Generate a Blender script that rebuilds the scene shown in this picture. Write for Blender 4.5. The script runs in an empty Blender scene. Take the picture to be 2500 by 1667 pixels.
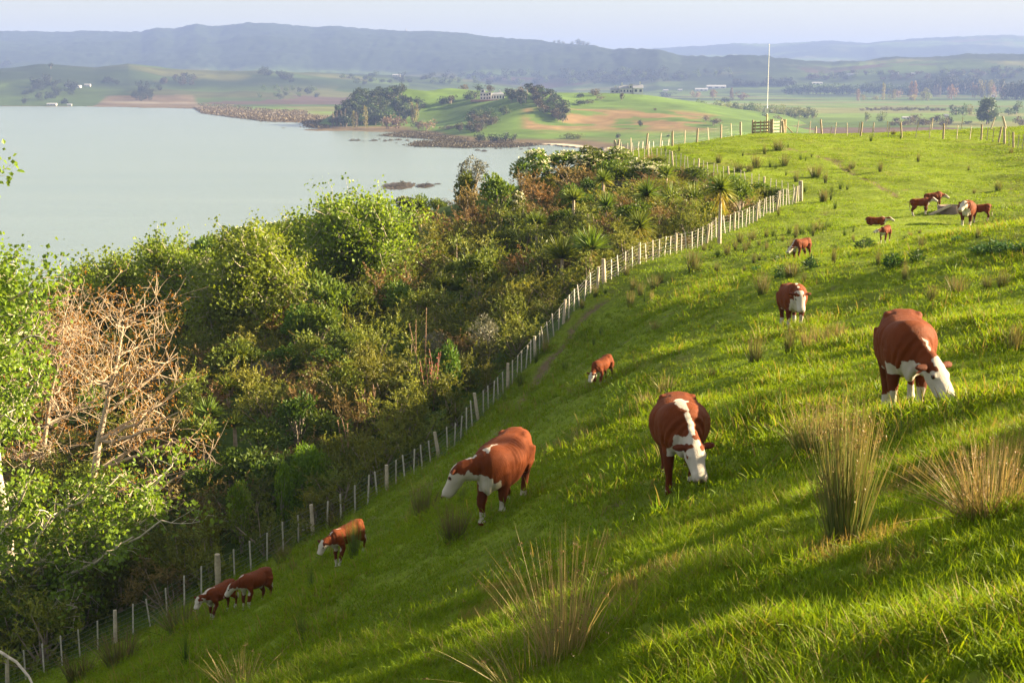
import bpy, math, random
import numpy as np
from mathutils import Vector, Matrix

# ------------------------------------------------------------------ camera, sky, sun
F = 3472.0            # focal length in photo pixels (2500 wide) = 50 mm on 36 mm
CU, CV = 1250.0, 833.5
HORIZON = 185.0
EYE = 45.0            # eye height above the harbour, metres
TH = math.atan((CV - HORIZON) / F)
scene = bpy.context.scene
cam_d = bpy.data.cameras.new('camera')
cam = bpy.data.objects.new('camera', cam_d)
scene.collection.objects.link(cam)
scene.camera = cam
cam_d.lens = 50.0
cam_d.sensor_width = 36.0
cam_d.clip_start = 0.1
cam_d.clip_end = 60000
cam.location = (0, 0, EYE)
cam.rotation_euler = (math.pi / 2 - TH, 0, 0)
cam_d.dof.use_dof = True
cam_d.dof.focus_distance = 26.0
cam_d.dof.aperture_fstop = 8.0

SUN_EL = math.radians(20.5)
SUN_AZ = math.radians(80.0)       # clockwise from the viewing direction (+Y)
SUN_DIR = Vector((math.sin(SUN_AZ) * math.cos(SUN_EL), math.cos(SUN_AZ) * math.cos(SUN_EL), math.sin(SUN_EL)))
sun_d = bpy.data.lights.new('sun', 'SUN')
sun_d.energy = 5.0
sun_d.angle = math.radians(0.6)
sun_d.color = (1.0, 0.80, 0.50)
sun = bpy.data.objects.new('sun', sun_d)
scene.collection.objects.link(sun)
sun.rotation_euler = (-SUN_DIR).to_track_quat('-Z', 'Y').to_euler()
sun.location = (60, 10, 120)

world = bpy.data.worlds.new('World')
scene.world = world
world.use_nodes = True
wn = world.node_tree
wn.nodes.clear()
w_out = wn.nodes.new('ShaderNodeOutputWorld')
w_bg = wn.nodes.new('ShaderNodeBackground')
w_sky = wn.nodes.new('ShaderNodeTexSky')
w_sky.sky_type = 'NISHITA'
w_sky.sun_disc = False
w_sky.sun_elevation = SUN_EL
w_sky.sun_rotation = SUN_AZ
w_sky.altitude = 50
w_sky.air_density = 1.0
w_sky.dust_density = 1.6
w_sky.ozone_density = 1.6
w_bg.inputs['Strength'].default_value = 0.05
# thin high cloud veil over the whole sky
w_tc = wn.nodes.new('ShaderNodeTexCoord')
w_map = wn.nodes.new('ShaderNodeMapping')
w_map.inputs['Scale'].default_value = (1.0, 1.0, 5.0)
w_noise = wn.nodes.new('ShaderNodeTexNoise')
w_noise.inputs['Scale'].default_value = 2.2
w_noise.inputs['Detail'].default_value = 6
w_ramp = wn.nodes.new('ShaderNodeMapRange')
w_ramp.inputs['From Min'].default_value = 0.35
w_ramp.inputs['From Max'].default_value = 0.75
w_ramp.inputs['To Min'].default_value = 0.4
w_ramp.inputs['To Max'].default_value = 0.7
w_mix = wn.nodes.new('ShaderNodeMix')
w_mix.data_type = 'RGBA'
w_mix.inputs['B'].default_value = (3.5, 3.1, 2.15, 1)
wn.links.new(w_tc.outputs['Generated'], w_map.inputs['Vector'])
wn.links.new(w_map.outputs['Vector'], w_noise.inputs['Vector'])
wn.links.new(w_noise.outputs['Fac'], w_ramp.inputs['Value'])
wn.links.new(w_ramp.outputs['Result'], w_mix.inputs['Factor'])
wn.links.new(w_sky.outputs['Color'], w_mix.inputs['A'])
wn.links.new(w_mix.outputs['Result'], w_bg.inputs['Color'])
wn.links.new(w_bg.outputs['Background'], w_out.inputs['Surface'])

scene.render.engine = 'CYCLES'
scene.view_settings.view_transform = 'Standard'
scene.view_settings.look = 'None'
scene.view_settings.gamma = 1.0
scene.view_settings.exposure = 2.5
scene.view_settings.use_curve_mapping = False
cy = scene.cycles
cy.use_denoising = True
cy.max_bounces = 6
cy.diffuse_bounces = 2
cy.glossy_bounces = 2
cy.transmission_bounces = 4
cy.transparent_max_bounces = 6
cy.volume_bounces = 0
cy.sample_clamp_indirect = 4.0
cy.caustics_reflective = False
cy.caustics_refractive = False

# ------------------------------------------------------------------ helpers
COL = scene.collection
RNG = np.random.default_rng(7)
random.seed(7)


def pix(u, v, d):
    """world point seen at photo pixel (u, v) whose forward distance is d"""
    a = (u - CU) / F
    b = (CV - v) / F
    y = math.cos(TH) + b * math.sin(TH)
    z = -math.sin(TH) + b * math.cos(TH)
    return np.array((a / y * d, d, EYE + z / y * d))


def project(p):
    x, y, z = p[0], p[1], p[2] - EYE
    cy_ = y * math.cos(TH) - z * math.sin(TH)
    cz_ = y * math.sin(TH) + z * math.cos(TH)
    return CU + F * x / cy_, CV - F * cz_ / cy_


def tag(o, label=None, cat=None, group=None, kind=None):
    if label: o['label'] = label
    if cat: o['category'] = cat
    if group: o['group'] = group
    if kind: o['kind'] = kind
    return o


def link(name, data, parent=None, loc=None, rz=None, scale=None):
    o = bpy.data.objects.new(name, data)
    COL.objects.link(o)
    if parent is not None: o.parent = parent
    if loc is not None: o.location = [float(c) for c in loc]
    if rz is not None: o.rotation_euler = (0, 0, float(rz))
    if scale is not None: o.scale = scale if hasattr(scale, '__len__') else (scale,) * 3
    return o


def make_mesh(name, verts, faces, mats=(), midx=None, attrs=None, smooth=False):
    """faces: list of (M,k) int arrays; attrs: {name: (N,) float or (N,3) colour} on points"""
    me = bpy.data.meshes.new(name)
    verts = np.asarray(verts, dtype=np.float32).reshape(-1, 3)
    faces = [np.asarray(f, dtype=np.int32) for f in faces if len(f)]
    nf = sum(len(f) for f in faces)
    nl = sum(f.size for f in faces)
    me.vertices.add(len(verts)); me.vertices.foreach_set('co', verts.ravel())
    me.loops.add(nl); me.loops.foreach_set('vertex_index', np.concatenate([f.ravel() for f in faces]))
    tot = np.concatenate([np.full(len(f), f.shape[1], np.int32) for f in faces])
    start = np.concatenate(([0], np.cumsum(tot)[:-1])).astype(np.int32)
    me.polygons.add(nf); me.polygons.foreach_set('loop_start', start); me.polygons.foreach_set('loop_total', tot)
    if midx is not None:
        me.polygons.foreach_set('material_index', np.asarray(midx, np.int32))
    if smooth is True:
        me.polygons.foreach_set('use_smooth', np.ones(nf, bool))
    elif smooth is not False:
        me.polygons.foreach_set('use_smooth', np.asarray(smooth, bool))
    for m in mats: me.materials.append(m)
    if attrs:
        for k, a in attrs.items():
            a = np.asarray(a, np.float32)
            if a.ndim == 1:
                at = me.attributes.new(k, 'FLOAT', 'POINT'); at.data.foreach_set('value', a)
            else:
                at = me.attributes.new(k, 'FLOAT_COLOR', 'POINT')
                at.data.foreach_set('color', np.column_stack((a, np.ones(len(a)))).astype(np.float32).ravel())
    me.update(calc_edges=True)
    return me


class MB:
    """collects pieces of geometry for one mesh"""
    def __init__(s):
        s.v = []; s.f = {3: [], 4: []}; s.m = {3: [], 4: []}; s.c = []; s.s = {3: [], 4: []}; s.n = 0

    def add(s, v, f, m=0, c=(1, 1, 1), smooth=True):
        v = np.asarray(v, float).reshape(-1, 3); f = np.asarray(f, int)
        if not len(f): return
        k = f.shape[1]
        s.v.append(v); s.f[k].append(f + s.n)
        s.m[k].append(np.full(len(f), m)); s.s[k].append(np.full(len(f), smooth))
        c = np.asarray(c, float)
        s.c.append(np.broadcast_to(c, (len(v), 3)) if c.ndim == 1 else c)
        s.n += len(v)

    def tube(s, pts, rad, n=6, m=0, c=(1, 1, 1), caps=True):
        pts = np.asarray(pts, float); rad = np.broadcast_to(np.asarray(rad, float), (len(pts),))
        t = np.gradient(pts, axis=0); t /= np.linalg.norm(t, axis=1, keepdims=True) + 1e-9
        ref = np.array((0, 0, 1.0)) if abs(t[0][2]) < 0.9 else np.array((1.0, 0, 0))
        a = np.cross(t, ref); a /= np.linalg.norm(a, axis=1, keepdims=True) + 1e-9
        b = np.cross(t, a)
        ang = np.arange(n) * 2 * math.pi / n
        v = pts[:, None, :] + rad[:, None, None] * (np.cos(ang)[None, :, None] * a[:, None, :] + np.sin(ang)[None, :, None] * b[:, None, :])
        k = len(pts)
        i = np.arange(k - 1)[:, None] * n; j = np.arange(n)[None, :]; j2 = (j + 1) % n
        f = np.stack((i + j, i + j2, i + n + j2, i + n + j), -1).reshape(-1, 4)
        cc = np.asarray(c, float)
        if cc.ndim == 2: cc = np.repeat(cc, n, axis=0)
        s.add(v, f, m, cc)
        if caps and n >= 3:
            for e in (0, k - 1):
                ring = v[e]; vv = np.vstack((ring, ring.mean(0)))
                ff = np.stack((np.arange(n), (np.arange(n) + 1) % n, np.full(n, n)), -1)
                if e == 0: ff = ff[:, ::-1]
                col = cc if cc.ndim == 1 else cc[0 if e == 0 else -1]
                s.add(vv, ff, m, col, smooth=False)

    def box(s, c, h, m=0, col=(1, 1, 1), R=None):
        sg = np.array([(x, y, z) for x in (-1, 1) for y in (-1, 1) for z in (-1, 1)], float) * np.asarray(h, float)
        if R is not None: sg = sg @ np.asarray(R).T
        v = sg + np.asarray(c, float)
        f = [(0, 1, 3, 2), (4, 6, 7, 5), (0, 4, 5, 1), (2, 3, 7, 6), (0, 2, 6, 4), (1, 5, 7, 3)]
        s.add(v, f, m, col, smooth=False)

    def leaves(s, p, axis, nrm, L, W, m=0, c=(1, 1, 1), fold=0.0):
        """rhombic leaves: base p, direction axis, face normal nrm, length L, width W"""
        p = np.asarray(p, float); N = len(p)
        axis = axis / (np.linalg.norm(axis, axis=1, keepdims=True) + 1e-9)
        side = np.cross(axis, nrm); side /= np.linalg.norm(side, axis=1, keepdims=True) + 1e-9
        L = np.broadcast_to(np.asarray(L, float), (N,))[:, None]; W = np.broadcast_to(np.asarray(W, float), (N,))[:, None]
        up = np.cross(side, axis)
        v = np.stack((p, p + axis * L * .42 + side * W * .5 + up * W * fold, p + axis * L, p + axis * L * .42 - side * W * .5 + up * W * fold), 1)
        f = np.arange(N * 4).reshape(N, 4)
        c = np.asarray(c, float)
        if c.ndim == 2: c = np.repeat(c, 4, axis=0)
        s.add(v, f, m, c, smooth=False)

    def blades(s, p, d, L, W, bend, m=0, c0=(1, 1, 1), c1=(1, 1, 1), seg=3):
        """curved tapering blades: base p, direction d (unit), length L, width W, bend = droop vector at the tip"""
        p = np.asarray(p, float); N = len(p)
        rnd = RNG.normal(size=(N, 3))
        side = np.cross(d, rnd); side /= np.linalg.norm(side, axis=1, keepdims=True) + 1e-9
        L = np.broadcast_to(np.asarray(L, float), (N,))[:, None]; W = np.broadcast_to(np.asarray(W, float), (N,))[:, None]
        t = np.linspace(0, 1, seg + 1)
        rows = []; cols = []
        c0 = np.broadcast_to(np.asarray(c0, float), (N, 3)); c1 = np.broadcast_to(np.asarray(c1, float), (N, 3))
        for q in t:
            ctr = p + d * L * q + bend * (q * q)
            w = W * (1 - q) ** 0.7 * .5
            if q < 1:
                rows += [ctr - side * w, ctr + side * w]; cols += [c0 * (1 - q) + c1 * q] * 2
            else:
                rows.append(ctr); cols.append(c1)
        k = len(rows)
        v = np.stack(rows, 1); c = np.stack(cols, 1).reshape(-1, 3)
        base = (np.arange(N) * k)[:, None]
        fq = []
        for i in range(seg - 1):
            fq.append(np.array((2 * i, 2 * i + 1, 2 * i + 3, 2 * i + 2))[None] + base)
        i = seg - 1
        ft = np.array((2 * i, 2 * i + 1, 2 * i + 2))[None] + base
        n0 = s.n
        if fq:
            s.add(v.reshape(-1, 3), np.concatenate(fq), m, c, smooth=True)
            s.f[3].append(ft + n0); s.m[3].append(np.full(len(ft), m)); s.s[3].append(np.full(len(ft), True))
        else:
            s.add(v.reshape(-1, 3), ft, m, c)

    def mesh(s, name, mats):
        fs = []; ms = []; ss = []
        for k in (3, 4):
            if s.f[k]:
                fs.append(np.concatenate(s.f[k])); ms.append(np.concatenate(s.m[k])); ss.append(np.concatenate(s.s[k]))
        return make_mesh(name, np.concatenate(s.v), fs, mats, np.concatenate(ms), {'tint': np.concatenate(s.c)}, np.concatenate(ss))


# ---- noise
def _hash(ix, iy, seed):
    h = (ix.astype(np.int64) * 374761393 + iy.astype(np.int64) * 668265263 + seed * 982451653) & 0x7fffffff
    h = ((h ^ (h >> 13)) * 1274126177) & 0x7fffffff
    h = h ^ (h >> 16)
    return (h & 0xffffff) / float(0xffffff)


def vnoise(x, y, seed=0):
    ix = np.floor(x); iy = np.floor(y); fx = x - ix; fy = y - iy
    fx = fx * fx * fx * (fx * (fx * 6 - 15) + 10); fy = fy * fy * fy * (fy * (fy * 6 - 15) + 10)
    a = _hash(ix, iy, seed); b = _hash(ix + 1, iy, seed); c = _hash(ix, iy + 1, seed); d = _hash(ix + 1, iy + 1, seed)
    return (a * (1 - fx) + b * fx) * (1 - fy) + (c * (1 - fx) + d * fx) * fy


def fbm(x, y, seed=0, octv=4, gain=0.5):
    s = 0; a = 1; t = 0
    for o in range(octv):
        s = s + a * (vnoise(x, y, seed + o * 17) - 0.5) * 2; t += a
        x = x * 2.03 + 5.1; y = y * 2.03 - 3.7; a *= gain
    return s / t


def smooth(a, b, x):
    t = np.clip((x - a) / (b - a), 0, 1)
    return t * t * (3 - 2 * t)


class TPS:
    def __init__(s, P, lam=0.02, sc=30.0):
        P = np.asarray(P, float); s.sc = sc
        s.X = P[:, :2] / sc; z = P[:, 2]; n = len(P)
        A = np.zeros((n + 3, n + 3)); A[:n, :n] = s.k(s.X, s.X) + lam * np.eye(n)
        A[:n, n] = 1; A[:n, n + 1:] = s.X; A[n, :n] = 1; A[n + 1:, :n] = s.X.T
        s.w = np.linalg.solve(A, np.concatenate((z, np.zeros(3))))

    @staticmethod
    def k(a, b):
        r2 = ((a[:, None] - b[None]) ** 2).sum(-1)
        return 0.5 * r2 * np.log(r2 + 1e-12)

    def __call__(s, x, y):
        x = np.asarray(x, float); sh = x.shape
        q = np.column_stack((x.ravel(), np.asarray(y, float).ravel())) / s.sc
        out = np.empty(len(q)); n = len(s.X)
        for i in range(0, len(q), 40000):
            qq = q[i:i + 40000]
            out[i:i + 40000] = s.k(qq, s.X) @ s.w[:n] + s.w[n] + qq @ s.w[n + 1:]
        return out.reshape(sh)


# ---- material helpers
def new_mat(name):
    m = bpy.data.materials.new(name); m.use_nodes = True
    nt = m.node_tree; nt.nodes.clear()
    out = nt.nodes.new('ShaderNodeOutputMaterial')
    return m, nt, out


def nd(nt, typ, **kw):
    n = nt.nodes.new(typ)
    for k, v in kw.items():
        if k in n.inputs: n.inputs[k].default_value = v
        else: setattr(n, k, v)
    return n


def rgba(c): return (c[0], c[1], c[2], 1)


def plain_mat(name, col, rough=0.7, noise=0.15, scale=8.0, bump=0.2, metallic=0.0, bscale=None, coord='Object'):
    m, nt, out = new_mat(name)
    p = nd(nt, 'ShaderNodeBsdfPrincipled', Roughness=rough, Metallic=metallic)
    tc = nt.nodes.new('ShaderNodeTexCoord')
    n = nd(nt, 'ShaderNodeTexNoise', Scale=scale, Detail=5.0)
    mr = nd(nt, 'ShaderNodeMapRange'); mr.inputs['To Min'].default_value = 1 - noise * 2; mr.inputs['To Max'].default_value = 1 + noise * 2
    mx = nd(nt, 'ShaderNodeMix', data_type='RGBA', blend_type='MULTIPLY'); mx.inputs['Factor'].default_value = 1
    mx.inputs['A'].default_value = rgba(col)
    nt.links.new(tc.outputs[coord], n.inputs['Vector']); nt.links.new(n.outputs['Fac'], mr.inputs['Value'])
    nt.links.new(mr.outputs['Result'], mx.inputs['B']); nt.links.new(mx.outputs['Result'], p.inputs['Base Color'])
    if bump:
        b = nd(nt, 'ShaderNodeBump', Strength=bump, Distance=0.02)
        nt.links.new(n.outputs['Fac'], b.inputs['Height']); nt.links.new(b.outputs['Normal'], p.inputs['Normal'])
    nt.links.new(p.outputs['BSDF'], out.inputs['Surface'])
    return m


def leaf_mat(name, col, trans=0.35, tcol=None, hue=0.03, val=0.25, rough=0.5, spec=0.25):
    """two-sided foliage: colour * point tint, small per-object shift, light passing through"""
    m, nt, out = new_mat(name)
    at = nd(nt, 'ShaderNodeAttribute', attribute_name='tint')
    oi = nt.nodes.new('ShaderNodeObjectInfo')
    mul = nd(nt, 'ShaderNodeMix', data_type='RGBA', blend_type='MULTIPLY'); mul.inputs['Factor'].default_value = 1
    mul.inputs['A'].default_value = rgba(col)
    nt.links.new(at.outputs['Color'], mul.inputs['B'])
    hs = nt.nodes.new('ShaderNodeHueSaturation')
    r1 = nd(nt, 'ShaderNodeMapRange'); r1.inputs['To Min'].default_value = 0.5 - hue; r1.inputs['To Max'].default_value = 0.5 + hue
    r2 = nd(nt, 'ShaderNodeMapRange'); r2.inputs['To Min'].default_value = 1 - val; r2.inputs['To Max'].default_value = 1 + val
    mth = nd(nt, 'ShaderNodeMath', operation='FRACT'); mm = nd(nt, 'ShaderNodeMath', operation='MULTIPLY'); mm.inputs[1].default_value = 7.31
    nt.links.new(oi.outputs['Random'], r1.inputs['Value']); nt.links.new(oi.outputs['Random'], mm.inputs[0])
    nt.links.new(mm.outputs[0], mth.inputs[0]); nt.links.new(mth.outputs[0], r2.inputs['Value'])
    nt.links.new(r1.outputs['Result'], hs.inputs['Hue']); nt.links.new(r2.outputs['Result'], hs.inputs['Value'])
    nt.links.new(mul.outputs['Result'], hs.inputs['Color'])
    p = nd(nt, 'ShaderNodeBsdfPrincipled', Roughness=rough)
    p.inputs['Specular IOR Level'].default_value = spec
    tr = nt.nodes.new('ShaderNodeBsdfTranslucent')
    tm = nd(nt, 'ShaderNodeMix', data_type='RGBA', blend_type='MULTIPLY'); tm.inputs['Factor'].default_value = 1
    tm.inputs['B'].default_value = rgba(tcol or (1.5, 1.35, 0.6))
    nt.links.new(hs.outputs['Color'], tm.inputs['A']); nt.links.new(tm.outputs['Result'], tr.inputs['Color'])
    nt.links.new(hs.outputs['Color'], p.inputs['Base Color'])
    ms = nt.nodes.new('ShaderNodeMixShader'); ms.inputs['Fac'].default_value = trans
    nt.links.new(p.outputs['BSDF'], ms.inputs[1]); nt.links.new(tr.outputs['BSDF'], ms.inputs[2])
    nt.links.new(ms.outputs['Shader'], out.inputs['Surface'])
    return m


def tint_mat(name, rough=0.8, noise=0.2, scale=4.0, spec=0.2, bump=0.0, attr='tint', coord='Object', det=6.0):
    """opaque surface coloured by a point attribute with procedural variation"""
    m, nt, out = new_mat(name)
    at = nd(nt, 'ShaderNodeAttribute', attribute_name=attr)
    p = nd(nt, 'ShaderNodeBsdfPrincipled', Roughness=rough); p.inputs['Specular IOR Level'].default_value = spec
    tc = nt.nodes.new('ShaderNodeTexCoord'); n = nd(nt, 'ShaderNodeTexNoise', Scale=scale, Detail=det)
    mr = nd(nt, 'ShaderNodeMapRange'); mr.inputs['From Min'].default_value = 0.25; mr.inputs['From Max'].default_value = 0.75
    mr.inputs['To Min'].default_value = 1 - noise; mr.inputs['To Max'].default_value = 1 + noise
    mx = nd(nt, 'ShaderNodeMix', data_type='RGBA', blend_type='MULTIPLY'); mx.inputs['Factor'].default_value = 1
    nt.links.new(tc.outputs[coord], n.inputs['Vector']); nt.links.new(n.outputs['Fac'], mr.inputs['Value'])
    nt.links.new(at.outputs['Color'], mx.inputs['A']); nt.links.new(mr.outputs['Result'], mx.inputs['B'])
    nt.links.new(mx.outputs['Result'], p.inputs['Base Color'])
    if bump:
        b = nd(nt, 'ShaderNodeBump', Strength=bump, Distance=0.05)
        nt.links.new(n.outputs['Fac'], b.inputs['Height']); nt.links.new(b.outputs['Normal'], p.inputs['Normal'])
    nt.links.new(p.outputs['BSDF'], out.inputs['Surface'])
    return m
# ------------------------------------------------------------------ the near hill
FENCE_OLD = [(-260, 44.5), (85, 46), (319, 47), (547, 48), (712, 48.5), (893, 49), (1100, 50.5), (1170, 52), (1228, 53.5), (1281, 55.5), (1334, 58), (1382, 60), (1435, 62.5), (1472, 64), (1594, 68), (1700, 72), (1807, 77), (1956, 87)]
FENCE_LOW = [(-260, 1790, 40.5), (85, 1650, 42.2), (319, 1547, 43.4), (547, 1430, 44.6), (712, 1342, 45.6), (893, 1233, 47.4), (1100, 1105, 52), (1170, 1022, 54.5), (1228, 967, 57),
             (1281, 898, 59.5), (1334, 840, 62), (1382, 781, 64), (1435, 714, 66), (1472, 691, 67), (1594, 636, 70), (1700, 606, 73.5), (1807, 561, 78), (1956, 490, 87)]
FENCE_BACK = [(1956, 490, 87), (1869, 468, 91), (1786, 446, 95), (1680, 416, 101), (1621, 396, 105.5), (1570, 384, 109), (1505, 376, 112)]
ctl = [pix(*p) for p in FENCE_LOW + FENCE_BACK[1:]]
for p in [(1250, 1667, 9.0), (1000, 1500, 18.6), (700, 1600, 20.5), (1250, 1400, 18.4), (1200, 1550, 12.7), (1500, 1400, 14.0), (1000, 1300, 31.5), (1100, 1200, 37.5), (2500, 1667, 5.0), (1800, 1667, 6.6), (600, 1667, 18.5), (2060, 1310, 10.5), (1400, 1560, 9.6), (2230, 965, 21), (1660, 1180, 20.3), (1230, 1250, 24.5), (850, 1375, 30),
          (640, 1475, 33), (505, 1530, 34.5), (250, 1650, 37), (2500, 1200, 10.3), (2500, 950, 21.5), (2500, 700, 36), (2500, 560, 60), (1930, 805, 41), (1465, 935, 42),
          (1945, 635, 56), (2150, 600, 62), (2320, 525, 75), (2390, 555, 72), (2130, 545, 70), (2000, 870, 32), (1800, 1000, 25), (1700, 850, 40), (1650, 740, 50),
          (1686, 350, 116), (1808, 331, 120), (1941, 326, 124), (2047, 331, 122), (2206, 336, 120), (2366, 345, 118), (2456, 350, 112), (2494, 363, 108), (2500, 312, 134),
          (1900, 420, 101), (2200, 450, 92), (2440, 470, 88), (1750, 500, 88),
          (106, 770, 105), (563, 660, 106), (1063, 515, 108), (1350, 424, 111), 
          (-300, 1000, 80), (-500, 1500, 60)]:
    ctl.append(pix(*p))
ctl += [np.array(p, float) for p in [(0, 0, 43.3), (-6, 0, 41.0), (6, 0, 45.2), (0, -12, 45.6), (14, -8, 49), (-16, -8, 39), (20, 10, 46.5), (14, 18, 43.2), (30, 25, 46.0), (30, 50, 42.5), (45, 75, 43.5), (60, 30, 50),
        (60, 100, 43.5), (90, 60, 50), (90, 120, 44), (70, 150, 36), (30, 152, 33), (10, 150, 28), (40, 200, 14), (0, 200, 6), (90, 200, 16), (60, 240, 2), (10, 240, -2), (90, 240, 3),
        (-33, 138, 10), (-30, 175, -3), (-20, 140, 14), (-5, 142, 18), (3, 148, 20), (-5, 185, -2), (-75, 110, 8), (-110, 80, 0), (-90, 40, 12), (-40, 20, 27), (-60, 0, 20), (-100, 0, 6),
        (-70, 160, -3), (-110, 130, -4), (-40, 230, -6), (-110, 230, -8)]]
# the bush shelf: ground runs almost level from the fence out to the brow above the water
_fl = np.array(FENCE_LOW); _sk = np.array([(-300, 860, 100), (106, 775, 105), (563, 668, 106), (1063, 520, 108), (1350, 428, 111), (1500, 400, 111)])
for u_ in (0, 200, 420, 640, 860, 1080, 1250, 1400, 1540):
    fv, fd_ = np.interp(u_, _fl[:, 0], _fl[:, 1]), np.interp(u_, _fl[:, 0], _fl[:, 2])
    sv, sd_ = np.interp(u_, _sk[:, 0], _sk[:, 1]), np.interp(u_, _sk[:, 0], _sk[:, 2])
    za, zb = pix(u_, fv, fd_)[2], pix(u_, sv, sd_)[2]
    for t_ in (.25, .5, .75):
        d_ = fd_ + (sd_ - fd_) * t_
        q_ = pix(u_, 600, d_); q_[2] = za + (zb - za) * t_ + np.interp(u_, [600, 1150], [1.2, -.4]) * math.sin(math.pi * t_)
        ctl.append(q_)
hill = TPS(ctl, lam=0.004)


def hill_smooth(x, y):
    return np.maximum(hill(x, y), -4.0)


def seg_dist(x, y, pts):
    best = np.full(np.shape(x), 1e9)
    for a, b in zip(pts[:-1], pts[1:]):
        ax, ay = a[0], a[1]; dx, dy = b[0] - ax, b[1] - ay
        t = np.clip(((x - ax) * dx + (y - ay) * dy) / (dx * dx + dy * dy), 0, 1)
        best = np.minimum(best, np.hypot(x - ax - t * dx, y - ay - t * dy))
    return best


def track_mask(x, y):
    wob = 0.5 * fbm(x / 1.1, y / 1.1, 91, 3)
    m = np.zeros(np.shape(x))
    for i, t in enumerate(TRACKS):
        w = (0.2, 0.15, 0.17)[i]
        m = np.maximum(m, 1 - smooth(w * .6, w * 1.6, seg_dist(x, y, t) + wob * .45))
    scuff = smooth(.60, .72, fbm(x / .8, y / .5, 97, 3)) * .8
    return np.maximum(m, scuff)


def hummock(x, y):
    # grazing terracettes run across the slope: stretched along the contour
    s = 0.17 * fbm(x / 9.0, y / 9.0, 3, 3) + 0.15 * fbm((x * .8 - y * .5) / 2.6, (x * .5 + y * .8) / 1.5, 11, 3) + 0.05 * fbm(x / .55, y / .55, 23, 3)
    return s


def ground(x, y):
    x = np.asarray(x, float); y = np.asarray(y, float)
    return hill_smooth(x, y) + hummock(x, y) - 0.07 * track_mask(x, y)


def gz(x, y):
    return float(ground(np.array([x]), np.array([y]))[0])


def gnormal(x, y, e=0.6):
    h = hill_smooth(np.array([x - e, x + e, x, x]), np.array([y, y, y - e, y + e]))
    n = np.array([(h[0] - h[1]) / (2 * e), (h[2] - h[3]) / (2 * e), 1.0])
    return n / np.linalg.norm(n)


def hit(u, v, lo=3.0, hi=260.0):
    """where the sight line through photo pixel (u, v) first meets the hill"""
    d = np.concatenate((np.arange(lo, 30, .05), np.arange(30, hi, .15)))
    a = (u - CU) / F; b = (CV - v) / F
    yy = math.cos(TH) + b * math.sin(TH); zz = -math.sin(TH) + b * math.cos(TH)
    x = a / yy * d; z = EYE + zz / yy * d
    below = z < hill_smooth(x, d)
    if not below.any(): return None
    i = int(np.argmax(below))
    return float(x[i]), float(d[i])


TRACKS = [[(1040, 1190), (1170, 1110), (1250, 1010), (1330, 895), (1410, 790), (1470, 735)],
          [(560, 1510), (690, 1440), (790, 1365), (900, 1270), (980, 1220), (1060, 1170)],
          [(1850, 346), (1950, 372), (2030, 392), (2090, 430), (2190, 480)]]
TRACKS = [np.array([hit(*p) for p in t]) for t in TRACKS]

FL = np.array([pix(*p) for p in FENCE_LOW]); FB = np.array([pix(*p) for p in FENCE_BACK])
BUSH = np.vstack((FL[:, :2], FB[1:, :2], [(8, 122), (-4, 150), (-40, 175), (-110, 160), (-120, 40), (-45, 38)]))


def in_poly(x, y, poly):
    x = np.asarray(x, float); y = np.asarray(y, float); ins = np.zeros(x.shape, bool); n = len(poly)
    for i in range(n):
        x0, y0 = poly[i]; x1, y1 = poly[(i + 1) % n]
        c = ((y0 > y) != (y1 > y)) & (x < (x1 - x0) * (y - y0) / (y1 - y0 + 1e-12) + x0)
        ins ^= c
    return ins


def axis_(*segs):
    out = []
    for a, b, s in segs: out.append(np.arange(a, b, s))
    return np.concatenate(out + [[segs[-1][1]]])


gx = axis_((-130, -46, 2.0), (-46, -16, .45), (-16, 16, .2), (16, 46, .4), (46, 120, 2.0))
gy = axis_((-16, 2, 1.0), (2, 30, .16), (30, 62, .3), (62, 132, .5), (132, 250, 2.5))
X, Y = np.meshgrid(gx, gy)
Z = ground(X, Y)
nx, ny = len(gx), len(gy)
idx = np.arange(nx * ny).reshape(ny, nx)
quads = np.stack((idx[:-1, :-1], idx[:-1, 1:], idx[1:, 1:], idx[1:, :-1]), -1).reshape(-1, 4)
xf, yf = X.ravel(), Y.ravel()
bush_m = in_poly(xf, yf, BUSH).astype(float)
tr = track_mask(xf, yf)
n1 = fbm(xf / 6, yf / 6, 41, 4); n2 = fbm(xf / 1.1, yf / 1.1, 47, 3)
gcol = np.array((0.13, 0.178, 0.011))[None] * (1 + 0.25 * n1 + 0.25 * n2)[:, None]
dry = smooth(0.25, 0.7, fbm(xf / 2.3, yf / 2.3, 53, 3))[:, None]
gcol = gcol * (1 - .45 * dry) + np.array((0.15, 0.13, 0.04)) * .45 * dry
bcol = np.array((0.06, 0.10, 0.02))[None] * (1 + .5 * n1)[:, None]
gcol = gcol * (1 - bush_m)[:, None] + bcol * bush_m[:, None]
gcol = gcol * (1 - tr)[:, None] + np.array((0.13, 0.095, 0.055)) * tr[:, None]
M_ground = tint_mat('pasture_ground', rough=0.95, noise=0.35, scale=5.0, spec=0.1, bump=0.6)
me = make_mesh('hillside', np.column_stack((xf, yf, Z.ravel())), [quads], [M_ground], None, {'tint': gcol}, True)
tag(link('hillside', me), 'steep green pasture hillside falling towards the harbour', kind='structure')
# ------------------------------------------------------------------ harbour, far shore, plain and ranges
def shore_v(u):
    return np.interp(u, [-2500, 0, 255, 480, 489, 500, 560, 654, 744, 760, 797, 900, 1000, 1060, 1130, 1200, 1300, 1400, 1500, 1700, 2000, 2500, 4500],
                     [262, 258, 259, 263.5, 268, 275, 283, 295, 298, 309, 313, 316, 320, 332, 340, 346, 347, 356, 372, 420, 520, 600, 700])


def shore_d(u): return EYE * F / (shore_v(u) - HORIZON)


def prof(u, pts):
    p = np.array(pts, float)
    return np.interp(u, p[:, 0], p[:, 1])


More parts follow.
